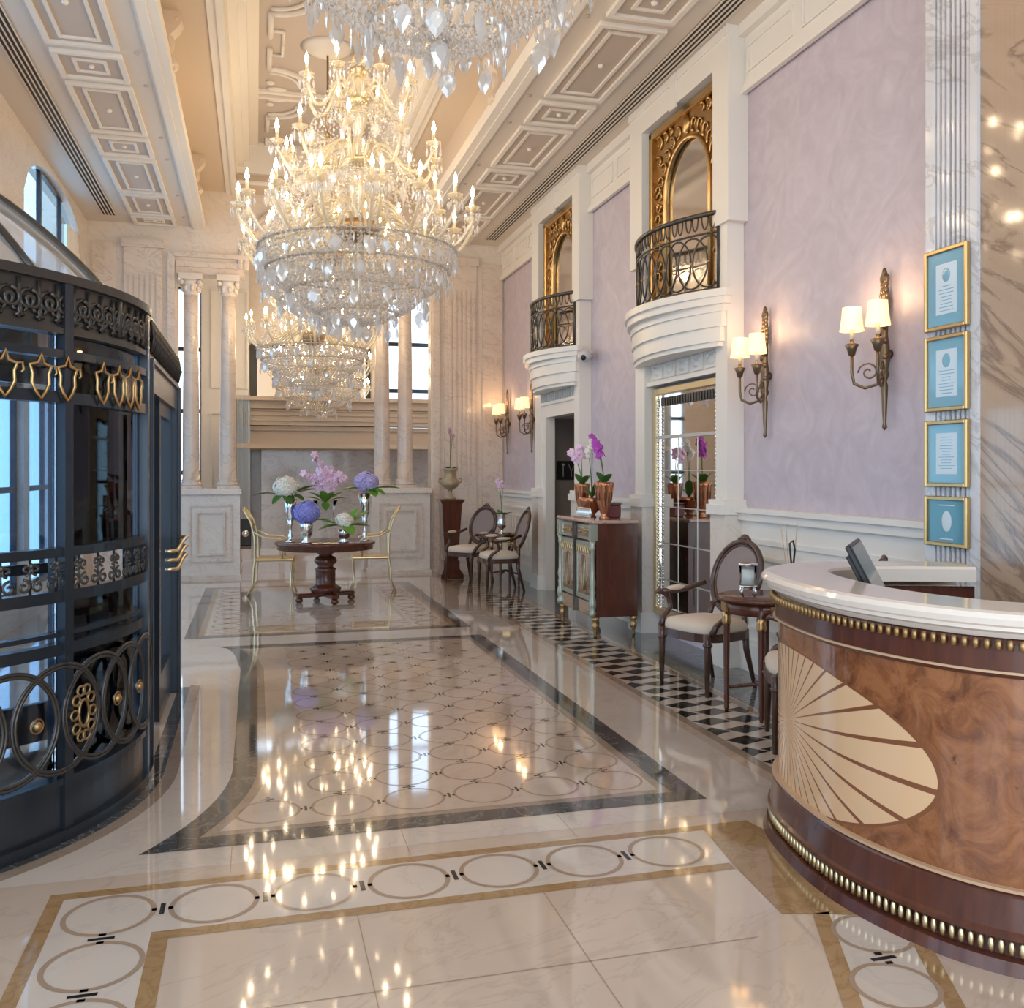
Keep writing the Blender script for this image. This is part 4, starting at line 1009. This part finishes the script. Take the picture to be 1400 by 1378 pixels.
def hydrangea(t,c,r_,pm,lm,seed,leaves):
    rr=random.Random(seed); b=MB()
    for i in range(150):
        z=1-2*(i+.5)/150; q=i*2.39996; s=math.sqrt(1-z*z); d=Vector((s*math.cos(q),s*math.sin(q),z)); p=Vector(c)+Vector((d.x,d.y,d.z*.85))*r_*(.86+.18*rr.random())
        petalflower(b,p,.034+.012*rr.random(),d+Vector((rr.uniform(-.3,.3),rr.uniform(-.3,.3),0)),0,rr,4)
    b.ball(c,r_*.80,12,0,(1,1,.85)); b.build('blossom',[pm],t)
    b=MB()
    for (dx,dy,dz,L,w_) in leaves: leafm(b,(c[0]+dx*.4*r_,c[1]+dy*.4*r_,c[2]-r_*.5),(c[0]+dx*L,c[1]+dy*L,c[2]-r_*.5+dz),w_)
    b.build('foliage',[lm],t)
TBX,TBY=.82,11.72
t=thing('round_table','round mahogany pedestal table under the flower arrangements','table',(TBX,TBY,0),0)
b=MB(); b.lathe([(.56,.64),(.575,.645),(.575,.695),(.60,.705),(.605,.725),(.595,.735),(0,.735)],n=56); b.build('tabletop',[M['mahog']],t)
b=MB(); b.lathe([(.17,.115),(.19,.15),(.19,.17),(.14,.20),(.12,.22),(.12,.38),(.135,.40),(.10,.42),(.09,.44),(.13,.47),(.14,.50),(.12,.54),(.08,.56),(.08,.575),(.12,.60),(.09,.61),(.09,.65)],n=20,sm=True); b.build('pedestal',[M['mahog']],t)
b=MB()
for k in range(4):
    a=PI/2*k+PI/12; q=MB().box(0,.36,-.05,.05,.065,.115,0,.01); q.lathe([(.02,0),(.045,.02),(.045,.045),(.03,.065)],(.33,0,0),12); b=MB().merge(q,Matrix.Rotation(a,4,'Z')); b.build('foot',[M['mahog']],t)
def vase(t,h,r_,m_,stemmed=True):
    b=MB()
    if stemmed: b.lathe([(.055,0),(.06,.012),(.025,.03),(.018,.05),(.030,.08),(.016,.11),(.014,h*.36),(.035,h*.42),(.028,h*.45),(r_*.75,h*.60),(r_*.8,h*.8),(r_*1.15,h),(r_*1.08,h),(r_*.7,h*.78)],n=20)
    else: b.lathe([(.06,0),(.06,.02),(.03,.05),(r_*.9,h*.4),(r_,h*.75),(r_*1.1,h),(r_,h)],n=20)
    b.build('vase',[m_],t)
zt=.735
gx='flower arrangements on the round table'
t=thing('flower_arrangement','white hydrangea in a tall silver vase, left side of the round table','flowers',(TBX-.42,TBY-.05,zt),0,gx); vase(t,.52,.075,M['silver']); hydrangea(t,(-.05,0,.66),.15,M['petw'],M['leaf'],1,[(-1.8,-.3,-.02,.22,.05),(1.2,-.4,.10,.3,.07),(1.4,.4,.05,.28,.06),(.2,-1,-.12,.2,.07),(-.8,-.8,-.12,.2,.06),(.9,-.9,-.08,.22,.07)])
t=thing('flower_arrangement','blue hydrangea in a low silver goblet, front left of the round table','flowers',(TBX-.24,TBY-.26,zt),0,gx); vase(t,.26,.075,M['silver'],False); hydrangea(t,(0,0,.36),.155,M['petb'],M['leafl'],2,[(1.2,-.5,-.02,.24,.06),(-1.2,-.4,.0,.2,.04)])
t=thing('flower_arrangement','violet hydrangea in a tall silver vase, right side of the round table','flowers',(TBX+.47,TBY-.05,zt),0,gx); vase(t,.58,.075,M['silver']); hydrangea(t,(.02,0,.72),.145,M['petv'],M['leafl'],3,[(1.6,-.3,.0,.25,.08),(.4,-1,-.1,.22,.08),(-1.4,-.6,-.02,.22,.06),(1,-1,-.08,.2,.07)])
t=thing('flower_arrangement','small white hydrangea with broad green leaves, front right of the round table','flowers',(TBX+.20,TBY-.28,zt),0,gx); vase(t,.16,.07,M['silver'],False); hydrangea(t,(0,-.05,.27),.095,M['petw'],M['leafl'],4,[(1.6,.3,.16,.20,.09),(1.5,-.2,-.02,.20,.09),(-1.6,-.4,-.06,.20,.07),(.4,-1,-.12,.18,.08),(-1.2,.5,.03,.2,.06),(.9,.5,.18,.18,.08)])
t=thing('flower_arrangement','tall pink orchids in a glass and silver vase at the centre of the round table','flowers',(TBX,TBY+.02,zt),0,gx); vase(t,.50,.13,M['vaseglass'])
def orchid(t,c,stems,pm,leafs,seed,fs=.035,nf=9,lm=None):
    rr=random.Random(seed)
    for (dx,dy,h,dr) in stems:
        P=[Vector(c)+Vector((dx*f**1.5,dy*f**1.5,h*math.sin(f*PI*.62)/math.sin(PI*.62) if False else h*(f*1.25-.25*f**3))) for f in [i/12 for i in range(13)]]
        b=MB(); b.tube(P,.005,5,0); sp=b.build('flower_stem',[M['leaf']],t)
        b=MB()
        for k in range(nf):
            p=P[12-int(k*dr*12/nf)]; q=Vector((rr.uniform(-1,1),-rr.uniform(.2,1),rr.uniform(-.5,.6))); petalflower(b,p+q*fs*.8,fs*(.8+.4*rr.random()),q,0,rr,5); b.ball(p+q*fs*.9,fs*.15,5,0)
        b.build('blossoms',[pm],sp)
    b=MB()
    for (dx,dy,dz,w_) in leafs: leafm(b,c,(c[0]+dx,c[1]+dy,c[2]+dz),w_)
    b.build('foliage',[lm or M['leafl']],t)
orchid(t,(0,0,.48),[(-.15,-.05,.56,.62),(-.24,.0,.33,.7),(-.05,-.08,.36,.7),(.08,-.05,.36,.75),(.16,-.05,.33,.75),(.22,0,.28,.6),(-.11,.05,.30,.7),(.05,.05,.42,.6)],M['petp'],[(-.2,-.1,.12,.05),(.2,-.1,.12,.05),(-.05,-.15,.14,.05),(.08,-.15,.12,.05),(.25,.05,.05,.05),(-.25,.05,.06,.05),(.0,-.1,-.1,.05)],5,.05,13)
# ------------------------------------------------------------------ gilt chairs by the table
def gilt_chair(label,loc,rz):
    t=thing('gilt_armchair',label,'chair',loc,rz,'slender gilt armchairs by the round table')
    for sx in(-1,1):
        b=MB(); b.tube([(sx*.22,.34,0),(sx*.22,.27,.15),(sx*.22,.26,.35),(sx*.22,.24,.47),(sx*.22,.25,.75),(sx*.21,.30,.95),(sx*.19,.39,1.10)],[.012,.014,.014,.016,.014,.012,.010],7,0); b.build('leg',[M['goldp']],t)
        b=MB(); b.tube([(sx*.22,-.25,0),(sx*.22,-.2,.12),(sx*.22,-.22,.45)],.013,7,0); b.build('leg',[M['goldp']],t)
        b=MB(); b.tube([(sx*.22,.27,.82),(sx*.25,.12,.74),(sx*.26,-.05,.73),(sx*.26,-.14,.70),(sx*.26,-.15,.64),(sx*.25,-.09,.62),(sx*.24,-.1,.48)],.011,7,0); b.build('armrest',[M['goldp']],t)
    b=MB(); b.box(-.24,.24,-.24,.25,.44,.48,0,.015); b.build('seat',[M['goldp']],t)
    b=MB(); b.tube([(-.19,.38,1.09),(0,.40,1.12),(.19,.38,1.09)],.012,7,0); b.tube([(-.21,.29,.90),(0,.29,.88),(.21,.29,.90)],.01,7,0)
    for k in range(5): b.tube([(-.12+.06*k,.28,.88),(-.12+.06*k,.39,1.11)],.006,5,0)
    b.build('backrest',[M['goldp']],t)
    return t
gc=gilt_chair('slender gilt armchair left of the round table, its back to the revolving door',(.25,12.62,0),chair_rot(1,-.1))
copy_tree(gc,(1.46,12.62,0),chair_rot(-1,.1),'slender gilt armchair right of the round table, its back to the marble pedestal')

# ------------------------------------------------------------------ urn on plinth
t=thing('mahogany_plinth','tall tapered mahogany plinth in the far right corner','plinth',(2.80,13.85,0),0)
b=MB()
def frust(mb,w0,w1,z0,z1): mb.add([(sx*w,sy*w,z) for w,z in ((w0,z0),(w1,z1)) for sx,sy in ((-1,-1),(1,-1),(1,1),(-1,1))],[(3,2,1,0),(4,5,6,7)]+[(i,(i+1)%4,4+(i+1)%4,4+i) for i in range(4)],0)
frust(b,.17,.17,0,.06); frust(b,.165,.12,.06,.14); frust(b,.12,.12,.14,.26); b.build('base',[M['mahog']],t)
b=MB(); frust(b,.10,.15,.26,1.10); b.build('shaft',[M['mahog']],t)
b=MB(); frust(b,.15,.18,1.10,1.15); frust(b,.185,.185,1.15,1.17); b.build('top',[M['mahog']],t)
t=thing('urn_with_orchid','stone coloured classical urn with a thin orchid on the mahogany plinth','urn',(2.80,13.85,1.17),0)
b=MB(); b.lathe([(.09,0),(.09,.02),(.04,.05),(.025,.09),(.03,.13),(.12,.19),(.145,.25),(.13,.28),(.09,.31),(.085,.40),(.11,.44),(.12,.46),(.10,.46),(.08,.4)],n=24)
for s in(-1,1): b.tube([(s*.13,0,.24),(s*.175,0,.26),(s*.17,0,.31),(s*.13,0,.30)],.011,6,0)
b.build('urn_body',[mat('urn_bronze',(.38,.31,.20),.4,.3)],t)
orchid(t,(0,0,.45),[(.0,0,.60,.35),(.05,.02,.50,.3)],mat('dull_pink_petal',(.45,.30,.34),.6),[(-.1,-.05,.03,.05),(.12,-.03,.03,.05),(0,-.1,.0,.05)],8,.028,7,M['leaf'])
t=thing('silver_vase','silver fluted vase with pink orchid on the small table between the far armchairs','vase',(3.30,12.70,.72),0)
b=MB(); b.lathe([(.05,0),(.055,.01),(.02,.03),(.02,.06),(.06,.10),(.075,.15),(.06,.19),(.08,.26),(.085,.27),(.07,.26)],n=14); b.build('vase_body',[M['silver']],t)
orchid(t,(0,0,.25),[(-.06,0,.50,.3),(.02,.02,.46,.25)],M['petp'],[(-.14,-.05,.05,.04),(.14,-.04,.05,.04),(.02,-.12,.05,.04),(-.03,.1,.08,.04)],9,.035,7,M['leaf'])

# ------------------------------------------------------------------ mirrored cabinet
MG=mat('pale_green_gilt',(.38,.40,.33),.32,.5)
t=thing('mirrored_cabinet','mahogany cabinet with mirrored front doors and turned silver-gilt columns','cabinet',(3.10,8.96,0),0)
Wc=.52; Dc=.44
b=MB(); b.box(.02,Dc,-Wc,Wc,.20,1.09,0); b.box(.05,Dc-.06,-Wc-.008,-Wc,.28,.86,0); b.build('body',[M['mahog']],t)
b=MB(); b.box(-.03,Dc+.01,-Wc-.035,Wc+.035,1.09,1.125,0,.01); b.build('marble_top',[marble('pink_marble',(.62,.42,.35),(.55,.34,.28),(.3,.15,.1),4,.1,.3)],t)
b=MB(); b.box(-.005,.02,-Wc+.03,Wc-.03,.20,.33,0); b.build('mirrored_plinth',[M['mirror']],t)
for s in(-1,1):
    ya,yb=sorted((s*.02,s*(Wc-.06)))
    b=MB(); b.box(-.005,.02,ya,yb,.93,1.07,0); dr=b.build('drawer',[MG],t)
    b=MB(); b.box(-.009,-.005,ya+.03,yb-.03,.955,1.045,0); b.build('drawer_panel',[M['mirror']],dr)
    for kk in (-.1,.1): b=MB(); b.ball((-.018,(ya+yb)/2+kk,1.0),.014,8); b.build('knob',[M['goldd']],dr)
    b=MB(); b.box(-.004,.02,ya,yb,.35,.91,0)
    for q in (ya,yb-.04): b.box(-.012,-.004,q,q+.04,.35,.91,0)
    b.box(-.012,-.004,ya,yb,.35,.39,0); b.box(-.012,-.004,ya,yb,.84,.91,0)
    dd=b.build('cabinet_door',[MG],t)
    b=MB(); b.box(-.007,-.0042,ya+.04,yb-.04,.39,.84,0); b.build('door_mirror',[M['mirror']],dd)
    b=MB()
    for k in range(6): yy=ya+.05+k*(yb-ya-.1)/5; b.tube([(-.016,yy+.03*math.cos(u),.83+.035*math.sin(u)) for u in [2*PI*i/10 for i in range(10)]],.006,4,0,True)
    for k in (0,1): b.tube([(-.014,(ya+yb)/2+.05*math.cos(u),.60+.17*math.sin(u)) for u in [2*PI*i/16 for i in range(16)]],.005,4,0,True)
    b.build('door_tracery',[M['goldp']],dd)
for (x,y) in ((-.0,-Wc+.03),(0,0),(0,Wc-.03)):
    b=MB(); b.box(x-.035,x+.03,y-.035,y+.035,.93,1.085,0)
    if abs(y)>.1: b.lathe([(.03,.20),(.038,.24),(.025,.27),(.035,.30),(.04,.34),(.022,.40),(.03,.44),(.02,.47),(.034,.52),(.022,.58),(.020,.84),(.03,.86),(.022,.88),(.034,.93)],(x-.005,y,0),14)
    else: b.box(x-.03,x+.0,y-.015,y+.015,.20,.93,0)
    b.build('turned_column',[MG if abs(y)>.1 else M['iron']],t)
for (x,y) in ((.02,-Wc+.03),(.02,Wc-.03),(Dc-.03,-Wc+.03),(Dc-.03,Wc-.03)):
    b=MB(); b.lathe([(.012,0),(.02,.03),(.014,.06),(.032,.10),(.034,.13),(.02,.15),(.036,.17),(.036,.20)],(x,y,0),14); b.build('foot',[M['goldd']],t)
zc=1.125
go='orchids on the mirrored cabinet'
def potorchid(loc,label,h,r_,stems,pm,seed):
    t=thing('potted_orchid',label,'orchid',loc,0,go)
    b=MB(); b.lathe([(.045,0),(.05,.01),(.03,.03),(.035,.06),(r_*.8,h*.45),(r_,h*.9),(r_*1.1,h),(r_,h),(r_*.9,h*.9)],n=20,sm=True)
    for k in range(10): a=2*PI*k/10; b.tube([(r_*.86*math.cos(a),r_*.86*math.sin(a),h*.5),(r_*1.06*math.cos(a),r_*1.06*math.sin(a),h*.97)],.005,4,0)
    b.build('vase',[M['copper']],t); orchid(t,(0,0,h*.95),stems,pm,[(-.09,-.05,.12,.045),(.1,.05,.10,.045),(.02,-.10,.10,.045),(-.02,.09,.1,.04)],seed,.04,12,M['leaf'])
potorchid((3.28,9.30,zc),'pink orchid in a copper vase at the far end of the cabinet top',.34,.075,[(-.10,.05,.34,.45),(-.02,.0,.38,.4)],M['petp'],11)
potorchid((3.28,8.66,zc),'magenta orchid in a copper vase at the near end of the cabinet top',.36,.09,[(-.06,.18,.46,.55),(-.04,.10,.40,.5)],M['petm'],12)
t=thing('potted_orchid','white orchid in a wide copper bowl at the middle of the cabinet top','orchid',(3.27,8.98,zc),0,go)
b=MB(); b.lathe([(.05,0),(.03,.03),(.08,.08),(.12,.16),(.13,.20),(.12,.20)],n=22); b.build('vase',[M['copper']],t); orchid(t,(0,0,.2),[(.02,.03,.56,.3),(-.03,.03,.48,.3)],M['petw'],[(-.1,-.02,.12,.04),(.05,-.1,.18,.045),(.08,.07,.1,.04)],13,.036,10,M['leaf'])
b=MB()
for k in range(9):
    y=-.18+.045*k; b.tube([(.0,y+.035*math.cos(u),.06+.045*math.sin(u)) for u in [2*PI*i/12 for i in range(12)]],.007,5,0,True)
b.box(-.03,.03,-.22,.22,0,.012,0); tag(b.build('ornamental_tray',[M['silver']],None,(3.14,8.86,zc)),'scrolled silver ornament lying before the vases on the cabinet','ornament')
t=thing('trinket_box','dark red box behind the vases on the cabinet top','box',(3.46,8.90,zc),0); b=MB(); b.box(-.06,.06,-.09,.09,0,.13,0,.01); b.build('box_body',[mat('dark_red',(.16,.03,.03),.4)],t); b=MB(); b.box(-.065,.065,-.095,.095,.13,.15,0,.005); b.build('lid',[M['mahog']],t)

# ------------------------------------------------------------------ sconces
def sconce(y,label,first=None):
    t=thing('wall_sconce',label,'wall lamp',(XR,y,2.33),0,None)
    b=MB()
    b.lathe([(.001,-.48),(.016,-.46),(.010,-.43),(.014,-.38),(.022,-.20),(.014,-.17),(.03,-.13),(.022,-.10),(.034,-.03),(.03,.05),(.02,.12),(.024,.20),(.018,.28)],(-.045,0,0),12)
    for k in range(7): 
        z=.26+.035*k; 
        for s in (-1,1): b.ball((-.045,s*.018*(1+.5*math.sin(k)),z),.024,6,0,(.8,1,1.5))
    b.ball((-.045,0,.49),.022,8,0,(.8,.9,2.4))
    for z in(-.05,.05,.14): b.ball((-.055,.02,z),.026,6,0,(1,1,1.2)); b.ball((-.055,-.02,z+.03),.022,6)
    b.tube([(-.045,0,0),(-.002,0,0)],.03,8,0); b.build('back_stem',[M['brass']],t)
    for s in (-1,1):
        b=MB(); ax,ay=-.19,s*.13
        P=[(-.05,0,-.12),(-.08,s*.03,-.19),(-.13,s*.08,-.21),(-.18,s*.12,-.18),(ax,ay,-.11),(ax,ay,.06)]
        b.tube(P,.010,6,0); 
        c0=(-.11,s*.07,-.11); d=Vector((ax+.05,ay,0)).normalized()
        b.tube([Vector(c0)+d*(.065*(1-.8*i/16)*math.cos(i*.55))+Vector((0,0,.065*(1-.8*i/16)*math.sin(i*.55))) for i in range(17)],.006,5,0)
        b.lathe([(.001,-.03),(.02,-.02),(.03,.02),(.045,.05),(.012,.06),(.012,.085)],(ax,ay,.02),10); am=b.build('lamp_arm',[M['brass']],t)
        b=MB(); b.lathe([(.014,.10),(.014,.20)],(ax,ay,0),8); b.build('candle_sleeve',[M['bulbgold']],am)
        b=MB(); b.lathe([(.075,.155),(.055,.305)],(ax,ay,0),20); q=MB(); 
        vs=[];n=20
        b=MB(); L=[(.075,.155),(.068,.20),(.062,.25),(.058,.305)]
        for r_,z in L:
            for i in range(n): vs.append((ax+r_*math.cos(2*PI*i/n),ay+r_*math.sin(2*PI*i/n),z))
        b.add(vs,[(a*n+i,a*n+(i+1)%n,a*n+n+(i+1)%n,a*n+n+i) for a in range(3) for i in range(n)],0,True); sh=b.build('lamp_shade',[M['shade']],am)
        l=bpy.data.lights.new('sconce_bulb','POINT'); l.energy=1.3; l.color=(1,.62,.30); l.shadow_soft_size=.03; lo=bpy.data.objects.new('sconce_bulb',l); COL.objects.link(lo); lo.parent=t; lo.location=(ax,ay,.33)
    return t
s1=sconce(5.10,'gilt two-arm wall sconce on the lilac wall beside the framed certificates')
s1['group']='two-arm gilt wall sconces'
copy_tree(s1,(XR,6.54,2.33),0,'gilt two-arm wall sconce on the lilac wall beside the near balcony surround')
copy_tree(s1,(XR,12.95,2.33),0,'gilt wall sconce beside the far doorway surround')
copy_tree(s1,(XR,14.30,2.33),0,'gilt wall sconce nearest the far right corner')
t=thing('security_camera','small white dome security camera on the far surround beside the balcony','camera',(3.70,10.42,2.93),0)
b=MB(); b.lathe([(.05,.0),(.065,-.01),(.065,-.05),(.05,-.06)],(0,0,0),18,0,True,'x'); b=MB(); b.ball((0,-.02,0),.085,16,0,(1,1,.85)); b.box(-.02,.10,-.03,.06,.03,.08,0,.01); b.build('housing',[mat('camera_white',(.6,.6,.62),.3)],t); b=MB(); b.ball((-.035,-.075,-.02),.035,10,0); b.build('lens',[M['blackp']],t)

# ------------------------------------------------------------------ chandeliers
def arm_meshes(rad_,base_z,cup_z,r0):
    a=MB(); P=[(r0,0,base_z),(r0+.05,0,base_z+.10),(r0+(rad_-r0)*.30,0,base_z+.06),(r0+(rad_-r0)*.55,0,base_z-.10),(r0+(rad_-r0)*.8,0,base_z-.13),(rad_-.01,0,base_z-.02+(cup_z-base_z)*.5),(rad_,0,cup_z)]
    P=[(x,0,z) for x,z in catmull([(p[0],p[2]) for p in P],5)]; a.tube(P,.0145,6,0); a.ball((rad_,0,cup_z-.02),.022,6)
    c=MB(); c.lathe([(.012,0),(.03,.008),(.055,.03),(.06,.035),(.05,.028),(.02,.016)],(rad_,0,cup_z),10); c.lathe([(.014,.012),(.018,.03),(.013,.04),(.013,.11)],(rad_,0,cup_z),8)
    pr=MB()
    for k in range(8):
        q=2*PI*k/8; x,y=rad_+.055*math.cos(q),.055*math.sin(q)
        pr.gem((x,y,cup_z+.012),.006,.01,4); pr.gem((x,y,cup_z-.035-.01*(k%2)),.011,.03,5,0,.04)
    bl=MB(); bl.lathe([(.006,.11),(.018,.135),(.011,.17),(.001,.20)],(rad_,0,cup_z),6)
    return [a.mesh('arm',[M['crystalg']]),c.mesh('candle_cup',[M['crystalg']]),pr.mesh('drop',[M['crystal']]),bl.mesh('bulb',[M['bulb']])]
TIERS=[(16,.91,.10-.15,.02,.12,0),(8,.55,.58-.1,.52,.10,.2),(8,.62,.47,.50,.10,.0),(8,.44,1.0,1.03,.08,.3)]
TIERS=[(16,.90,-.15,-.02,.15,.0),(8,.66,-.02,.06,.12,.15),(10,.62,.42,.46,.10,.1),(8,.42,.92,.96,.08,.3)]
AM=[arm_meshes(r_,b0,c0,r0) for n_,r_,b0,c0,r0,o_ in TIERS]
# z origin = lower candle cup level.  crystal body
stem=MB(); stem.lathe([(.0,-.86),(.03,-.82),(.05,-.76),(.02,-.72),(.02,-.62),(.04,-.3),(.05,-.25),(.03,.0),(.06,.12),(.09,.2),(.05,.28),(.03,.34),(.07,.44),(.04,.50),(.03,.6),(.06,.7),(.08,.78),(.035,.86),(.05,.95),(.03,1.05),(.05,1.12),(.02,1.22)],n=12)
dishes=[]
for z,r_ in ((.40,.10),(.86,.085),(1.10,.06)): dishes.append(MB().lathe([(.03,z-.05),(r_*.7,z-.04),(r_,z),(r_*1.05,z+.02),(r_*.7,z+.03),(.03,z+.05)],(0,0,0),20).mesh('gilt_dish',[M['goldp']]))
dishes.append(MB().lathe([(.05,-.24),(.15,-.20),(.17,-.12),(.165,-.08),(.12,-.06)],n=20).mesh('gilt_dish',[M['goldd']]))
rod=MB(); rod.lathe([(.012,1.2),(.012,2.75)],n=8); rod.lathe([(.05,1.2),(.03,1.26),(.012,1.28)],n=10)
hoops=[]
for r_,z in ((.76,-.30),(.70,-.46),(.52,-.62),(.30,-.78),(.55,.18),(.36,.66),(.18,1.10)):
    hoops.append(MB().tube([(r_*math.cos(2*PI*i/40),r_*math.sin(2*PI*i/40),z) for i in range(40)],.004,5,0,True).mesh('hoop',[M['goldp']]))
rb=random.Random(5); beads=MB()
def strand(p0,p1,sag,sz,n):
    p0,p1=Vector(p0),Vector(p1)
    for i in range(n+1):
        f=i/n; p=p0.lerp(p1,f); p.z-=sag*4*f*(1-f)
        beads.gem((p.x,p.y,p.z),sz*(.8+.4*rb.random()),sz*1.2,5)
def pol(r_,a,z): return (r_*math.cos(a),r_*math.sin(a),z)
for (ra,za,rb_,zb,ns,nb,sg,sz) in ((.76,-.30,.762,-.30,90,1,0,.016),(.70,-.46,.702,-.46,84,1,0,.015),(.55,.18,.552,.18,66,1,0,.012),(.76,-.30,.70,-.46,72,5,0,.014),(.70,-.46,.52,-.62,64,7,.03,.014),(.52,-.62,.30,-.78,48,8,.03,.014),(.30,-.78,.04,-.84,24,8,.04,.013),
        (.17,-.18,.76,-.30,44,16,.14,.012),(.05,.42,.55,.18,28,16,.10,.011),(.55,.18,.76,-.30,40,14,.05,.012),(.05,.88,.36,.66,22,10,.07,.010),(.36,.66,.55,.18,26,13,.05,.010),(.03,1.18,.18,1.10,14,5,.03,.009),(.18,1.10,.36,.66,18,12,.04,.010)):
    for k in range(ns):
        a=2*PI*k/ns; a2=a+ (2*PI/ns*.5 if sg else 0); strand(pol(ra,a,za),pol(rb_,a2,zb),sg,sz,nb)
for (r_,z,ns,L) in ((.76,-.30,64,.13),(.70,-.46,60,.13),(.52,-.62,48,.12),(.30,-.78,30,.10),(.55,.18,36,.08),(.36,.66,26,.07)):   # hanging icicle rows
    for k in range(ns):
        a=2*PI*(k+.5)/ns; x,y,_=pol(r_,a,z); l=L*(.7+.6*rb.random()); beads.gem((x,y,z-l*.6),.011,l*.35,5,0,l*.35)
def PS(): return rb.uniform(1.0,1.55)
pend=MB()   # large flat faceted leaf pendant, top at origin
pend.gem((0,0,-.008),.007,.010,5)
oc=[(0,-.016),(.018,-.024),(.030,-.042),(.032,-.062),(.022,-.085),(0,-.112),(-.022,-.085),(-.032,-.062),(-.030,-.042),(-.018,-.024)]
ic=[(x*.55,.008,-.058+(z+.058)*.55) for x,z in oc]; nn=len(oc)
vs=[(x,0,z) for x,z in oc]+ic+[(x,-y,z) for x,y,z in ic]; fs=[]
for i in range(nn):
    j=(i+1)%nn; fs+=[(i,j,nn+j,nn+i),(j,i,2*nn+i,2*nn+j)]
fs+=[tuple(range(nn,2*nn)),tuple(range(3*nn-1,2*nn-1,-1))]; pend.add(vs,fs,0)
ME=dict(stem=stem.mesh('stem',[M['crystalg']]),ceiling_rod=rod.mesh('ceiling_rod',[M['goldd']]),crystal_beads=beads.mesh('crystal_beads',[M['crystal']]),pendant=pend.mesh('pendant',[M['crystal']]))
pspots=[]
for (r_,z,n_) in ((.78,-.30,26),(.72,-.47,22),(.54,-.63,18),(.31,-.79,10),(.05,-.84,3),(.56,.17,11),(.37,.65,8)):
    for k in range(n_): a=2*PI*(k+rb.random()*.5)/n_; pspots.append((r_+rb.uniform(-.02,.02),a,z-rb.uniform(0,.06)))
def chandelier(loc,label,full=True,rodlen=None,scale=1,arms=True):
    t=thing('crystal_chandelier',label,'chandelier',loc,0,'crystal chandeliers down the hall'); t.scale=(scale,)*3
    link('stem',ME['stem'],t)
    for q in dishes: link('gilt_dish',q,t)
    for q in hoops: link('hoop',q,t)
    o=link('crystal_beads',ME['crystal_beads'],t); o['kind']='stuff'
    o=link('ceiling_rod',ME['ceiling_rod'],t)
    if rodlen: o.scale=(1,1,1); o.scale.z=rodlen/(2.75-1.2); o.location.z=1.2-1.2*o.scale.z
    for ti,(n_,r_,b0,c0,r0,of) in enumerate(TIERS):
        for k in range(n_):
            a=link('arm',AM[ti][0],t,rot=(0,0,2*PI*k/n_+of))
            link('candle_cup',AM[ti][1],a); link('drop',AM[ti][2],a); link('bulb',AM[ti][3],a)
    for k_,(r_,a,z) in enumerate(pspots if full else pspots[::2]):
        pe=link('pendant',ME['pendant'],t,pol(r_,a,z),(0,0,a+PI/2+(k_%5-2)*.25)); pe.scale=(1.0+.13*(k_%5),)*3
    return t
CZ=3.60
chandelier((CX,4.05,CZ+.72),'huge crystal chandelier nearest the camera, cut off by the top of the picture',rodlen=6.28-CZ-.72-1.2)
chandelier((CX,7.40,CZ),'crystal chandelier fully in view, hanging above the ringed floor panel',rodlen=6.28-CZ-1.2)
chandelier((CX,10.67,CZ+.50),'crystal chandelier hung higher, mostly hidden behind the one fully in view',full=False,rodlen=6.28-CZ-.5-1.2)
chandelier((CX,13.6,CZ),'crystal chandelier hanging just before the end portal',full=False,rodlen=5.75-CZ-1.2)
chandelier((1.03,16.5,3.45),'crystal chandelier hanging just beyond the end portal',full=False,rodlen=5.9-3.45-1.2)
chandelier((1.40,18.85,3.25),'crystal chandelier farthest away, low above the far gallery',full=False,rodlen=5.9-3.25-1.2,scale=.85)
# ------------------------------------------------------------------ light, world, camera
wd=bpy.data.worlds.new('sky'); sc.world=wd; wd.use_nodes=True; bg=wd.node_tree.nodes['Background']; bg.inputs[0].default_value=(.74,.87,1,1); bg.inputs[1].default_value=2.4
cam=bpy.data.cameras.new('camera'); co=bpy.data.objects.new('camera',cam); COL.objects.link(co); sc.camera=co
co.location=(0,0,1.6); co.rotation_euler=(PI/2,0,-math.atan2(350,1290)); cam.sensor_width=36; cam.sensor_fit='HORIZONTAL'
cam.lens=36*1337/1400*1290/1337; cam.shift_y=-46/1400; cam.clip_end=200
sc.view_settings.view_transform='Standard'; sc.view_settings.look='None'; sc.view_settings.gamma=1; sc.view_settings.exposure=0.52; sc.view_settings.use_curve_mapping=False
cy=sc.cycles
cy.use_denoising=True; cy.max_bounces=8; cy.diffuse_bounces=4; cy.glossy_bounces=4; cy.transparent_max_bounces=24; cy.transmission_bounces=4
cy.sample_clamp_indirect=4; cy.sample_clamp_direct=20; cy.caustics_reflective=False; cy.caustics_refractive=False
